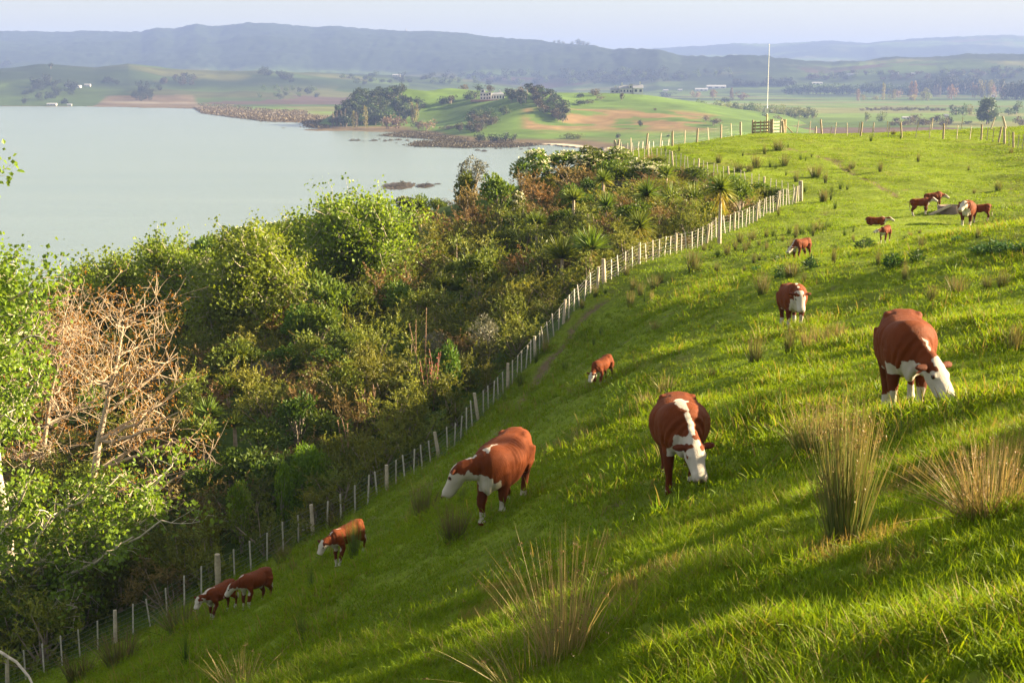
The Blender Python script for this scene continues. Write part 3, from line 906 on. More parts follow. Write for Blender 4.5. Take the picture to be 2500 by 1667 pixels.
bare(195, 56, 31, [(205, 1330), (222, 1190), (250, 1040), (285, 900), (300, 800)],
     [(300, 760), (350, 745), (400, 790), (440, 850), (460, 930), (420, 980), (380, 860), (330, 840), (270, 760), (240, 830), (440, 1010), (380, 1040), (250, 900), (470, 1080), (505, 1120), (480, 1200), (430, 1230), (330, 930), (210, 930), (340, 1180)],
     'bare pale-limbed tree with orange buds in front of the green poplars')
bare(60, 60, 32, [(70, 1350), (85, 1200), (110, 1050), (140, 900)],
     [(150, 720), (190, 700), (120, 760), (230, 740), (200, 800), (90, 800), (150, 850), (60, 900), (220, 880), (40, 1000), (110, 960), (250, 960), (30, 820), (180, 980), (130, 1100), (60, 1120)],
     'bare orange-budded tree behind the leafy poplar at the left edge', sub=11)
b = pix(-30, 1580, 40)
mb = MB(); g0 = gz(b[0], b[1])
pts = np.array([pix(-60, 1560, 39), pix(0, 1590, 38.5), pix(40, 1615, 38), pix(70, 1650, 37.5), pix(90, 1690, 37)])
mb.tube(pts - pts[0], [.05, .045, .04, .036, .03], 8, 0, (.5, .43, .35))
o = link('fallen_branch', mb.mesh('fallen_branch', [M_bark]), loc=pts[0])
tag(o, 'pale bare branch arching down at the bottom left corner', 'branch')
# ------------------------------------------------------------------ the bush: cabbage trees, flax, shrubs
D2 = 1.0629
PLACED = []   # (x, y, r) of plants already standing


def put(o, label, cat, group=None, r=.8):
    PLACED.append((o.location.x, o.location.y, r))
    return tag(o, label, cat, group)


cab = [  # u, d, head-centre v, head radius px, skirt px, upright, label
    (1756, 73, 462, 37, 40, 0, 'cabbage tree with a bare slim trunk standing right behind the fence'),
    (1580, 83, 470, 38, 55, 0, 'round-headed cabbage tree with a hanging tan skirt, middle of the group'),
    (1638, 85, 486, 36, 60, 0, 'cabbage tree with drooping tan leaves between two other cabbage trees'),
    (1694, 86, 478, 36, 0, 1, 'dark upright cabbage tree left of the slim-trunked one'),
    (1560, 73, 552, 38, 70, 0, 'tall shaggy cabbage tree close behind the fence, long pale skirt'),
    (1442, 67, 590, 40, 55, 1, 'upright cabbage tree with golden dead leaves touching the fence'),
    (1372, 69, 612, 42, 0, 1, 'spiky stemless cabbage tree left of the golden-skirted one'),
    (1472, 95, 412, 24, 0, 0, 'small cabbage tree high in the bush below the white-flowered shrubs'),
    (1626, 93, 428, 24, 0, 0, 'small cabbage tree near the far fence'),
    (1480, 84, 506, 32, 0, 0, 'dark wide cabbage tree behind the shaggy one'),
    (1400, 88, 450, 24, 0, 1, 'small bright cabbage tree in mid bush'),
    (1310, 84, 470, 22, 0, 1, 'small spiky cabbage tree left of the dark wide one'),
    (1084, 76, 690, 27, 0, 1, 'left of a close pair of yellow-green young cabbage trees'),
    (1127, 76, 698, 27, 0, 1, 'right of a close pair of yellow-green young cabbage trees'),
    (1104, 80, 658, 20, 0, 1, 'dark young cabbage tree behind the close pair'),
    (1027, 100, 505, 27, 40, 0, 'cabbage tree just right of the largest poplar, near the water'),
    (546, 106, 560, 16, 0, 1, 'slim dark cabbage tree standing up against the water'),
    (521, 107, 586, 17, 0, 1, 'shorter cabbage tree beside the slim dark one against the water'),
    (198, 104, 662, 15, 0, 1, 'lone small cabbage tree on the skyline at the far left'),
    (1000, 66, 848, 34, 0, 1, 'young cabbage tree above the red flax flowers'),
    (558, 65, 938, 28, 0, 1, 'small bright cabbage tree under the leafy poplars'),
    (512, 61, 1000, 32, 0, 1, 'dark young cabbage tree right of the bare tree'),
    (575, 60, 1030, 26, 0, 1, 'low dark cabbage tree in the shaded bush'),
    (1250, 82, 640, 22, 0, 1, 'small cabbage tree in the brown shrubs of the mid bush'),
    (1195, 80, 622, 22, 0, 1, 'small cabbage tree left of another in the brown shrubs'),
    (935, 70, 800, 24, 0, 1, 'small cabbage tree in the shade right of the largest poplar'),
]
for i, (u, d, v, rp, sk, upr, lab) in enumerate(cab):
    b = at(u, d); d = float(b[1]); top = pix(u, v, d)[2]
    R = rp * d / F * 1.3
    h = max(.35, top - b[2] - (.35 * R if upr else 0))
    if i not in (0, 4): h = min(h, 1.75)
    t = cabbage_tree('cabbage_tree', b, h, R * (1.2 if upr else 1), 100 + i, skirt=sk * d / F, upright=bool(upr))
    put(t, lab, 'cabbage tree', 'cabbage trees in the bush', .7)


def flax(u, d, label, seed, n=70, h=1.5, stalks=4, stalk_h=2.4, red=True):
    rng = np.random.default_rng(seed); b = at(u, d); root = link('flax_bush', None, loc=b)
    mb = MB(); a = rng.uniform(0, 6.28, n); tilt = rng.uniform(.1, .75, n)
    dr = unit(np.column_stack((np.cos(a) * tilt, np.sin(a) * tilt, np.ones(n))))
    bend = np.column_stack((np.cos(a) * .25, np.sin(a) * .25, np.full(n, -.22))) * tilt[:, None] * h
    mb.blades(rng.normal(0, .14, (n, 3)) * (1, 1, 0) + (0, 0, -.1), dr, h * rng.uniform(.6, 1.1, n), .085, bend, 0, shade_rand(rng, n, .6, 1.0) * (.8, .85, .9), shade_rand(rng, n, .8, 1.3) * (1.1, 1.05, 1.0), seg=4)
    link('leaves', mb.mesh('leaves', [M_sword]), root)
    for k in range(stalks):
        mb = MB(); p0 = rng.normal(0, .12, 3) * (1, 1, 0); p1 = p0 + (rng.normal(0, .3), rng.normal(0, .3), stalk_h * rng.uniform(.7, 1.05))
        L = bez(p0, (p0 + p1) / 2 + rng.normal(0, .08, 3), p1, 7)
        mb.tube(L, np.linspace(.022, .012, 7), 5, 1, (.30, .18, .13))
        m = 26; tpos = rng.uniform(.45, 1, m)
        pp = np.column_stack([np.interp(tpos, np.linspace(0, 1, 7), L[:, j]) for j in range(3)])
        sd_ = unit(rng.normal(size=(m, 3)) + (0, 0, .3))
        mb.leaves(pp, sd_, rng.normal(size=(m, 3)), rng.uniform(.06, .12, m), .035, 0, shade_rand(rng, m, .6, 1.2))
        link('flower_stalk', mb.mesh('flower_stalk', [M_red if red else M_brown, M_bark]), root)
    return put(root, label, 'flax', None, .7)


flax(1050, 57.5, 'flax bush with red flower stalks behind the lower fence', 201, stalks=8, stalk_h=2.6)
flax(1030, 62, 'flax with tall brown bare flower stalks behind the red one', 202, stalks=3, stalk_h=3.3, red=False)
flax(850, 54.5, 'dark flax clump with pale stalks in the shaded lower bush', 203, n=90, h=1.9, stalks=3, stalk_h=2.6, red=False)
flax(905, 58, 'flax with thin pale stalks above the dark clump', 204, n=50, h=1.4, stalks=4, stalk_h=2.2, red=False)
flax(1080, 57, 'striped flax leaves right of the red flower stalks', 205, n=60, h=1.5, stalks=0)

MAN = [manuka_mesh(300 + i, M_manuka, upright=(.5, .8, 1.1)[i % 3]) for i in range(7)]
BRN = [manuka_mesh(330 + i, M_brown, upright=.75, tipcol=(1.5, 1.25, .95)) for i in range(5)]
BRD = [broad_mesh(350 + i, M_broad) for i in range(5)]
FLW = [broad_mesh(370 + i, M_broad, flowers=85) for i in range(3)]
RND = [broad_mesh(380 + i, M_bright, n=2600, L=.13, W=.05, dense=True) for i in range(2)]
LIT = [broad_mesh(385 + i, M_bright, n=1000, L=.15, W=.08) for i in range(2)]
GRY = [broad_mesh(390 + i, M_grey, n=1500, L=.12, W=.05, tall=1.1) for i in range(2)]


def shrub(name, meshes, u, d, top_v, w_px, label, cat='shrub', group=None, seed=0, base_h=2.2, xy=None, H=None, W=None, tall=None):
    if xy is None:
        b = at(u, d); d = float(b[1]); H = max((.9 if w_px < 66 else 1.5) if d > 60 else (1.5 if w_px < 66 else 2.5), pix(u, top_v, d)[2] - b[2]); W = w_px * d / F * 1.22
    else:
        b = np.array((xy[0], xy[1], gz(*xy)))
    me = meshes[seed % len(meshes)]
    o = link(name, me, loc=b, rz=(seed * 2.399) % 6.28, scale=(W / 2.0, W / 2.0, H / base_h))
    return put(o, label, cat, group, W * .42)


for i, (u, d, v, w, lab) in enumerate([(755, 52.5, 1145, 120, 'dense bright green round shrub behind the lower fence'), (690, 51.5, 1215, 66, 'smaller pale green shrub left of the round bright one'),
                                       (592, 50.5, 1285, 76, 'bright green bush close behind the wooden strainer post')]):
    shrub('round_shrub' if i == 0 else 'leafy_shrub', RND if i == 0 else LIT, u, d, v, w, lab, seed=i, base_h=1.75)
shrub('grey_shrub', GRY, 1185, 60.5, 775, 84, 'silvery grey shrub standing out in the olive bush', seed=1, base_h=1.9)
shrub('grey_shrub', GRY, 640, 66, 900, 80, 'dull grey shrub in the shade below the poplars', seed=0, base_h=1.9)
for i, (u, d, v, w, lab) in enumerate([
        (1300, 105, 366, 100, 'white-flowered shrub highest on the bush skyline'), (1375, 107, 364, 105, 'white-flowered shrub on the skyline, second from the left'),
        (1440, 106, 370, 100, 'white-flowered shrub on the skyline left of the far fence'), (1505, 107, 376, 85, 'white-flowered shrub below the first fence posts'),
        (1600, 99, 396, 95, 'white-flowered shrub against the far fence'), (1560, 100, 390, 90, 'white-flowered shrub left of the one at the far fence'),
        (1270, 92, 470, 60, 'white-flowered shrub alone in the upper bush'), (1160, 84, 600, 80, 'white-flowered shrub in the dark mid bush'),
        (600, 104, 560, 90, 'white-flowered shrub on the skyline left of the poplars'), (680, 105, 545, 95, 'white-flowered shrub on the skyline touching the largest poplar'), (1000, 104, 475, 70, 'white-flowered shrub behind the right side of the largest poplar')]):
    shrub('flowering_shrub', FLW, u, d, v, w, lab, group='white-flowered shrubs', seed=i, base_h=1.9)
for i, (u, d, v, w, lab) in enumerate([
        (1115, 53.5, 868, 120, 'large olive feathery shrub right of the red flax'), (1000, 52.5, 1010, 118, 'large golden olive shrub leaning over the lower fence'), (925, 52.5, 1050, 110, 'olive shrub left of the golden one at the fence'),
        (455, 50, 1290, 130, 'yellow-lit olive shrub between the leafy poplar and the fence'), (515, 51, 1265, 70, 'small yellow olive shrub next to the bright green bush'),
        (1255, 63, 690, 105, 'olive shrub above the silvery grey one'), (1190, 66, 740, 85, 'tall olive shrub behind the silvery grey one'), (1330, 68, 665, 100, 'rounded golden olive shrub left of the golden-skirted cabbage tree'),
        (1835, 85, 430, 70, 'dark olive shrub alone at the fence corner'), (1600, 71, 560, 62, 'yellow olive bush behind the fence beside the shaggy cabbage tree'), (1850, 84, 470, 36, 'small yellow bush at the foot of the corner shrub'),
        (820, 54, 1110, 90, 'dark olive shrub behind the round bright one'), (300, 49.5, 1420, 120, 'olive shrub low behind the fence at the far left')]):
    shrub('manuka_shrub', MAN, u, d, v, w, lab, group='olive feathery shrubs', seed=i, base_h=2.3)
for i, (u, d, v, w, lab) in enumerate([
        (1660, 72, 590, 60, 'low reddish brown shrub behind the fence near the slim cabbage tree'), (1800, 82, 500, 70, 'brown shrub right of the slim-trunked cabbage tree'), (1740, 80, 540, 70, 'brown olive shrub behind the slim cabbage trunk'),
        (870, 58, 930, 90, 'tan brown shrub in the lower bush left of the red flax'), (735, 60, 1030, 85, 'dull brown shrub in the shaded lower bush')]):
    shrub('brown_shrub', BRN, u, d, v, w, lab, group='brown feathery shrubs', seed=i, base_h=2.3)
for i, (u, d, v, w, lab) in enumerate([
        (1215, 97, 412, 90, 'dark green rounded tree on the skyline left of the white flowers'), (1135, 104, 415, 60, 'small dark conifer-like tree on the skyline by the islets'),
        (1440, 72, 590, 90, 'glossy pale green shrub right of the golden-skirted cabbage tree'), (1090, 58, 930, 80, 'dark glossy shrub below the large olive one')]):
    shrub('broadleaf_shrub', BRD, u, d, v, w, lab, group='dark leafy shrubs', seed=i, base_h=1.9)

# the mass of the bush, shrub by shrub
rng = np.random.default_rng(55)
cand = np.column_stack((rng.uniform(-62, 24, 27000), rng.uniform(40, 128, 27000)))
cand = cand[in_poly(cand[:, 0], cand[:, 1], BUSH)]
fl_d = np.minimum(seg_dist(cand[:, 0], cand[:, 1], FL), seg_dist(cand[:, 0], cand[:, 1], FB))
uu = CU + F * cand[:, 0] / (cand[:, 1] * math.cos(TH) + 3.5)
ok = (fl_d > 1.1) & (uu > -260) & (cand[:, 1] < 126)
cand = cand[ok]; fl_d = fl_d[ok]
cz_ = hill_smooth(cand[:, 0], cand[:, 1])
keep = []; placed = np.array([(p[0], p[1], p[2]) for p in PLACED])
clear_pts = [at(1320, 79)[:2], at(1010, 96)[:2]]
acc = np.zeros((0, 3))
for i in range(len(cand)):
    x, y = cand[i]
    r = rng.uniform(.75, 1.45) * (1.0 if fl_d[i] > 5 else .8)
    if (np.hypot(placed[:, 0] - x, placed[:, 1] - y) < placed[:, 2] + r * .62).any(): continue
    if any(np.hypot(c[0] - x, c[1] - y) < 2.4 for c in clear_pts): continue
    if len(acc) and (np.hypot(acc[:, 0] - x, acc[:, 1] - y) < (acc[:, 2] + r) * .66).any(): continue
    acc = np.vstack((acc, (x, y, r))); keep.append((x, y, r, fl_d[i]))
    if len(keep) > 1080: break
kinds = {'manuka_shrub': [], 'brown_shrub': [], 'broadleaf_shrub': [], 'grey_shrub': []}
for (x, y, r, fd) in keep:
    n = float(fbm(np.array([x / 9.]), np.array([y / 9.]), 131, 2)[0]) + rng.normal(0, .25)
    far = y > 92
    k = 'manuka_shrub' if n < .16 else ('brown_shrub' if n < .36 else 'broadleaf_shrub')
    if rng.random() < .02: k = 'grey_shrub'
    kinds[k].append((x, y, r, fd))


LM = [(865, 640, 'the largest poplar'), (600, 760, 'the nearer leafy poplar'), (440, 690, 'the poplar behind the bare tree'), (300, 720, 'the leftmost skyline poplar'), (290, 1000, 'the bare orange-budded tree'), (1756, 470, 'the slim-trunked cabbage tree'), (1580, 480, 'the round-headed cabbage tree'), (1560, 580, 'the shaggy cabbage tree'),
      (1442, 620, 'the golden-skirted cabbage tree'), (1372, 620, 'the stemless cabbage tree'), (1472, 412, 'the high small cabbage tree'), (1105, 690, 'the pair of young cabbage trees'), (1027, 520, 'the cabbage tree near the water'), (546, 570, 'the slim dark skyline cabbage tree'), (1000, 850, 'the cabbage tree above the red flax'), (1050, 900, 'the red flax'), (850, 1080, 'the dark flax clump'),
      (755, 1190, 'the round bright shrub'), (592, 1320, 'the bright green bush'), (1185, 820, 'the silvery grey shrub'), (1300, 385, 'the highest white-flowered shrub'), (1600, 420, 'the white-flowered shrub at the far fence'), (1270, 480, 'the lone white-flowered shrub'), (1160, 615, 'the white-flowered shrub in the dark mid bush'), (1835, 460, 'the corner shrub'), (455, 1330, 'the yellow-lit olive shrub'), (200, 1300, 'the leafy poplar at the left edge'), (558, 940, 'the bright cabbage tree under the poplars'), (1330, 720, 'the rounded golden olive shrub'), (1215, 440, 'the dark skyline tree'), (680, 560, 'the white-flowered skyline shrub')]


def zone(x, y, fd):
    u, v = project((x, y, gz(x, y) + 1.5))
    m = min(LM, key=lambda q: math.hypot(q[0] - u, (q[1] - v) * 1.2)); dx, dy = u - m[0], v - m[1]
    s = ('left of' if dx < 0 else 'right of') if abs(dx) > abs(dy) * 1.2 else ('above' if dy < 0 else 'below')
    return s + ' ' + m[2]


def zone_old(x, y, fd):
    u, v = project((x, y, gz(x, y) + 1.5))
    if fd < 4.5 and u < 1480: return 'close behind the long lower fence'
    if y > 98: return 'along the bush skyline above the water'
    if u > 1380: return 'among the cabbage trees near the fence corner'
    if u < 620: return 'in the shade under the left-hand poplars'
    if u < 1000: return 'on the shaded slope between the poplars and the fence'
    return 'in the middle of the bush below the skyline'


adj = {'manuka_shrub': 'olive green feathery shrub', 'brown_shrub': 'brown tipped feathery shrub', 'broadleaf_shrub': 'dark green leafy shrub', 'grey_shrub': 'grey green shrub'}
MSH = {'manuka_shrub': MAN, 'brown_shrub': BRN, 'broadleaf_shrub': BRD, 'grey_shrub': GRY}
rest = []
fbk = lambda x, y: float(seg_dist(np.array([x]), np.array([y]), FB)[0])
for k, lst in kinds.items():
    lst.sort(key=lambda q: q[1])
    for i, (x, y, r, fd) in enumerate(lst):
        H = r * rng.uniform(1.8, 2.7) * (1.0 if fd > 4 else 1.12)
        u_ = project((x, y, gz(x, y)))[0]
        if u_ > 1330: H = min(H, 2.2) * .92
        if fbk(x, y) < 5: H *= .6
        if i >= 296: rest.append((x, y, r, H)); continue
        zn = zone(x, y, fd)
        shrub(k, MSH[k], 0, 0, 0, 0, adj[k] + ' ' + zn, group=adj[k] + 's ' + zn, seed=i * 3 + len(k), xy=(x, y), H=H, W=r * 2.3, base_h=2.3 if MSH[k] in (MAN, BRN) else 1.9)
print('BUSH', {k: len(v) for k, v in kinds.items()}, 'rest', len(rest))
# two trees up the slope just right of the view throw their evening shade across the foreground
for i, (x, y, H, W, lab) in enumerate([(16.5, 19.2, 4.6, 3.6, 'tree up the slope just outside the right edge, shading the striped cow'), (14.0, 13.2, 3.8, 3.0, 'smaller tree up the slope outside the right edge, shading the foreground grass'), (22.0, 27.5, 4.2, 3.4, 'tree farthest up the slope outside the right edge')]):
    o = link('hillside_tree', MAN[i * 2], loc=(x, y, gz(x, y)), rz=i * 2.0, scale=(W / 2, W / 2, H / 2.3)); tag(o, lab, 'tree')
# ------------------------------------------------------------------ far trees, houses, mangroves
def far_hit(u, v):
    """distance at which the sight line meets the far land sheet"""
    i = int(np.clip(np.searchsorted(us, u) - 1, 0, len(us) - 2)); t = (u - us[i]) / (us[i + 1] - us[i])
    col = Zf[:, i] * (1 - t) + Zf[:, i + 1] * t
    zray = EYE - (v - HORIZON) / F * ds
    k = np.where((zray < np.maximum(col, .3)) & (ds > 850))[0]
    if not len(k): return None
    k = k[0]; d = ds[k]; return pix(u, v, d)[0], d, max(col[k], .3)


def head_hit(u, v):
    d = np.arange(940, 1700, 3.0); x = (u - CU) / F * d
    z = head_z(x, d); zr = EYE - (v - HORIZON) / F * d
    k = np.where(zr < z)[0]
    if not len(k): return None
    return x[k[0]], d[k[0]], float(z[k[0]])


def far_mat(name, col): return leaf_mat(name, col, trans=.25, hue=.02, val=.3)


FM = {'dark': far_mat('far_dark_leaf', (.030, .045, .020)), 'green': far_mat('far_green_leaf', (.055, .095, .022)), 'light': far_mat('far_light_leaf', (.13, .17, .035)), 'yellow': far_mat('far_yellow_leaf', (.21, .20, .05)),
      'pink': far_mat('far_pink_twig', (.20, .135, .10)), 'grey': far_mat('far_grey_twig', (.15, .125, .10)), 'brown': far_mat('far_brown_leaf', (.085, .070, .045))}


def far_tree_mesh(seed, mat, shape):
    """a whole small tree one unit tall and one unit wide"""
    rng = np.random.default_rng(seed); mb = MB()
    mb.tube([(0, 0, -.08), (.01, 0, .3), (0, .01, .6)], [.035, .025, .01], 5, 1, (.3, .25, .2), caps=False)
    nl = 9 if shape == 'round' else 7
    if shape == 'round':
        c = unit(rng.normal(size=(nl, 3)) + (0, 0, .2)) * rng.uniform(.15, .32, (nl, 1)) * (1, 1, .85) + (0, 0, .56); r = rng.uniform(.14, .23, nl)
    elif shape == 'column':
        c = np.column_stack((rng.normal(0, .09, nl), rng.normal(0, .09, nl), np.linspace(.16, .88, nl))); r = .30 - .2 * np.abs(np.linspace(-.3, 1, nl)) ** 1.6
    else:
        c = np.column_stack((rng.normal(0, .2, nl), rng.normal(0, .2, nl), rng.uniform(.2, .75, nl))); r = rng.uniform(.17, .26, nl)
    for q in c: mb.tube([(0, 0, .15), (q[0] * .5, q[1] * .5, q[2] * .7), q], [.02, .012, .005], 3, 1, (.3, .25, .2), caps=False)
    n = 420; w = rng.integers(0, nl, n); d = unit(rng.normal(size=(n, 3)))
    P = c[w] + d * (r[w] * rng.uniform(.5, 1.08, n))[:, None]
    P[:, 2] = np.clip(P[:, 2], .03, 1.02)
    s = rng.uniform(.06, .12, n)
    mb.leaves(P, unit(d + rng.normal(0, .7, (n, 3))), unit(d + rng.normal(0, .4, (n, 3)) + (0, 0, .3)), s, s * .8, 0, shade_rand(rng, n, .7, 1.3))
    return mb.mesh('far_tree', [mat, M_bark])


FT = {}
def ft(kind, shape):
    if (kind, shape) not in FT: FT[(kind, shape)] = [far_tree_mesh(hash((kind, shape)) % 1000 if False else len(FT) * 10 + i, FM[kind], shape) for i in range(3)]
    return FT[(kind, shape)]


WORDS = {'dark': 'dark green', 'green': 'mid green', 'light': 'pale green', 'yellow': 'yellow-green', 'pink': 'pinkish bare', 'grey': 'grey bare', 'brown': 'dull brown'}
SHP = {'round': 'round tree', 'column': 'tall narrow tree', 'bush': 'bushy tree'}
frng = np.random.default_rng(400)


def far_tree(u, v, h, w, kind, shape, where, hit_f, label=None, group=None, nm='far_tree'):
    q = hit_f(u, v)
    if q is None: return
    x, d, z = q; sc = d / F * (1.25 if hit_f is far_hit else 1.1)
    ms = ft(kind, shape)
    o = link(nm, ms[int(frng.integers(0, 3))], loc=(x, d, z - .2), rz=frng.uniform(0, 6.28), scale=(w * sc, w * sc, h * sc))
    lab = label or '%s %s %s' % (WORDS[kind], SHP[shape], where)
    tag(o, lab, 'tree', group or ('%s %ss %s' % (WORDS[kind], SHP[shape], where)))


WOOD = {}


def rotm(a): c, s_ = math.cos(a), math.sin(a); return np.array(((c, -s_, 0), (s_, c, 0), (0, 0, 1)))


def wood_tree(u, v, h, w, kind, shape, hit_f):
    q = hit_f(u, v)
    if q is None: return
    x, d, z = q; sc = d / F; me = ft(kind, shape)[int(frng.integers(0, 3))]
    if me.name not in WOOD:
        co = np.empty(len(me.vertices) * 3, np.float32); me.vertices.foreach_get('co', co); fq = [p.vertices[:] for p in me.polygons if p.material_index == 0]; WOOD[me.name] = (co.reshape(-1, 3), np.array(fq), kind, [])
    a = frng.uniform(0, 6.28); WOOD[me.name][3].append((x, d, z - .2, w * sc, h * sc, a))


def fill(poly, n, h, w, kinds, shape, where, hit_f, conv, wood=False):
    poly = np.array([conv(*p) for p in poly]); lo, hi = poly.min(0), poly.max(0); k = 0; t = 0
    while k < n and t < n * 40:
        t += 1; q = frng.uniform(lo, hi)
        if in_poly(q[0:1], q[1:2], poly)[0]:
            a_ = (q[0], q[1], h * frng.uniform(.75, 1.2), w * frng.uniform(.8, 1.25), kinds[int(frng.integers(0, len(kinds)))], shape)
            wood_tree(*a_, hit_f) if wood else far_tree(*a_, where, hit_f)
            k += 1


c1 = lambda X, Y: (800 + X * .2636, 170 + Y * .2636)
c2 = lambda X, Y: (1400 + X * .2381, 180 + Y * .2381)
c4 = lambda X, Y: (2080 + X * .1786, 170 + Y * .1786)
c7 = lambda X, Y: (X * .5527, Y * .5527)
# headland
fill([(40, 500), (150, 400), (280, 280), (460, 235), (770, 240), (850, 330), (850, 480), (720, 500), (480, 520), (60, 525)], 112, 26, 27, ['dark', 'dark', 'green'], 'round', 'in the wood on the left end of the headland', head_hit, c1)
fill([(1680, 240), (1850, 215), (2050, 250), (2180, 370), (2230, 490), (2110, 480), (2000, 400), (1850, 320), (1680, 310)], 48, 24, 29, ['dark', 'dark', 'brown', 'green'], 'round', 'in the wood on the right knoll of the headland', head_hit, c1)
fill([(1300, 560), (1330, 450), (1480, 390), (1600, 420), (1700, 380), (1560, 520), (1340, 600)], 28, 21, 25, ['dark', 'brown', 'green'], 'bush', 'in the gully below the headland villa', head_hit, c1)
one = lambda X, Y, h, w, k, s, lab, nm='headland_tree': far_tree(*c1(X, Y), h * .2636, w * .2636, k, s, '', head_hit, lab, 'single trees on the headland', nm)
one(620, 158, 85, 100, 'dark', 'round', 'lone round dark tree on the top of the grassy knoll')
for i, (X, Y, h, w) in enumerate([(840, 175, 55, 115), (940, 170, 50, 90), (1040, 168, 70, 110), (1110, 168, 65, 90), (1180, 170, 35, 70), (1270, 182, 50, 100), (1390, 198, 65, 100), (1500, 205, 70, 90)]):
    one(X, Y, h, w, 'brown' if i % 2 else 'dark', 'bush', '%s tree of the row along the headland skyline' % ('first', 'second', 'third', 'fourth', 'fifth', 'sixth', 'seventh', 'eighth')[i])
for X, Y, h, w, k, lab in [(365, 533, 190, 60, 'yellow', 'single yellow-green poplar by the headland beach'), (790, 480, 165, 60, 'yellow', 'left of the twin yellow poplars at the headland'), (830, 480, 160, 60, 'yellow', 'right of the twin yellow poplars at the headland'),
                           (282, 528, 135, 45, 'grey', 'grey bare poplar left of the single yellow one'), (255, 528, 145, 45, 'yellow', 'pale thin poplar among the bare ones'), (182, 520, 150, 36, 'grey', 'thin bare poplar standing apart by the beach'),
                           (140, 516, 140, 42, 'grey', 'bare poplar, third from the headland tip'), (105, 514, 130, 42, 'grey', 'bare poplar, second from the headland tip'), (70, 512, 112, 42, 'grey', 'bare poplar at the headland tip')]:
    one(X, Y, h, w, k, 'column', lab)
for X, Y, h, w, k, s, lab in [(560, 535, 130, 130, 'pink', 'bush', 'left half of the pinkish bare willows by the beach'), (650, 537, 135, 140, 'pink', 'bush', 'right half of the pinkish bare willows by the beach'), (925, 552, 105, 150, 'pink', 'bush', 'pinkish bare willow right of the twin poplars'),
                              (850, 545, 85, 100, 'brown', 'bush', 'olive bush between the pink willows'), (1070, 325, 80, 110, 'dark', 'bush', 'left tree of the clump on the headland pasture'), (1150, 315, 85, 120, 'brown', 'bush', 'right tree of the clump on the headland pasture'),
                              (900, 352, 52, 95, 'dark', 'bush', 'low dark bush below the headland pasture'), (1290, 275, 70, 95, 'dark', 'bush', 'dark tree left of the headland villa'), (1370, 265, 80, 110, 'dark', 'bush', 'bigger dark tree beside the headland villa'),
                              (1230, 568, 95, 100, 'brown', 'round', 'rounded grey-brown tree on the flat behind the beach'), (1110, 545, 50, 120, 'brown', 'bush', 'low bush behind the beach'), (1790, 335, 85, 80, 'dark', 'round', 'small dark tree on the bracken knoll'),
                              (1400, 655, 95, 130, 'dark', 'bush', 'first dark tree along the mudflat under the knoll'), (1520, 660, 85, 130, 'dark', 'bush', 'second dark tree along the mudflat under the knoll'), (1610, 660, 85, 120, 'dark', 'bush', 'third dark tree along the mudflat under the knoll'),
                              (1690, 660, 72, 110, 'dark', 'bush', 'last dark tree along the mudflat under the knoll'), (2210, 625, 52, 140, 'light', 'bush', 'left pale green bush at the foot of the bracken slope'), (2320, 630, 52, 110, 'light', 'bush', 'right pale green bush at the foot of the bracken slope')]:
    one(X, Y, h, w, k, s, lab)
for X, Y, h, w, k, s, lab in [(675, 548, 85, 65, 'dark', 'round', 'small dark tree alone on the bracken slope'), (455, 648, 60, 62, 'dark', 'bush', 'dark bush at the foot of the bracken slope'), (480, 272, 95, 55, 'brown', 'round', 'tall brown tree below the white hilltop house'),
                              (50, 312, 62, 120, 'dark', 'bush', 'dark bush on the ridge left of the hilltop house'), (140, 302, 45, 140, 'brown', 'bush', 'low brown bush left of the hilltop house'), (60, 242, 52, 100, 'dark', 'bush', 'dark skyline bush left of the hilltop house'),
                              (200, 225, 72, 150, 'brown', 'bush', 'brown skyline trees next to the hilltop house'), (262, 268, 42, 72, 'grey', 'bush', 'grey bare bush below the skyline trees'), (1330, 484, 64, 95, 'grey', 'bush', 'upper grey thicket on the green slope'),
                              (1410, 524, 74, 130, 'grey', 'bush', 'lower grey thicket on the green slope'), (820, 368, 34, 36, 'brown', 'bush', 'tiny bush on the spur of the green slope'), (960, 632, 30, 36, 'dark', 'bush', 'tiny dark bush by the marsh')]:
    far_tree(*c2(X, Y), h * .2381, w * .2381, k, s, '', head_hit, lab, 'single trees on the headland', 'headland_tree')
# plain behind the hilltop
for X, Y, h, w, k, s, lab in [(1725, 508, 80, 85, 'grey', 'bush', 'grey bare tree left of the mast foot'), (1950, 503, 115, 115, 'dark', 'bush', 'dark tree right behind the mast'), (2050, 503, 78, 120, 'grey', 'bush', 'grey-green tree right of the mast'),
                              (1430, 265, 95, 72, 'pink', 'round', 'pinkish bare tree by the white sheds'), (1260, 245, 65, 85, 'pink', 'bush', 'low pinkish tree left of the sheds'), (1620, 264, 98, 62, 'pink', 'column', 'tall pinkish tree left of the mast on the plain'), (1720, 264, 74, 115, 'pink', 'bush', 'wide pinkish trees left of the mast on the plain'),
                              (1560, 292, 54, 105, 'dark', 'bush', 'dark tree behind the willow belt'), (960, 228, 34, 140, 'dark', 'bush', 'dark hedge right of the hilltop house')]:
    far_tree(*c2(X, Y), h * .2381, w * .2381, k, s, '', far_hit, lab, 'single trees on the plain')
for i, X in enumerate(np.arange(1260, 2480, 46)):
    far_tree(*c2(X, 372 + (X - 1240) * .066 + frng.normal(0, 6)), 92 * .2381 * frng.uniform(.8, 1.15), 92 * .2381, 'light' if frng.random() < .8 else 'green', 'bush', 'in the willow belt on the plain behind the mast', far_hit)
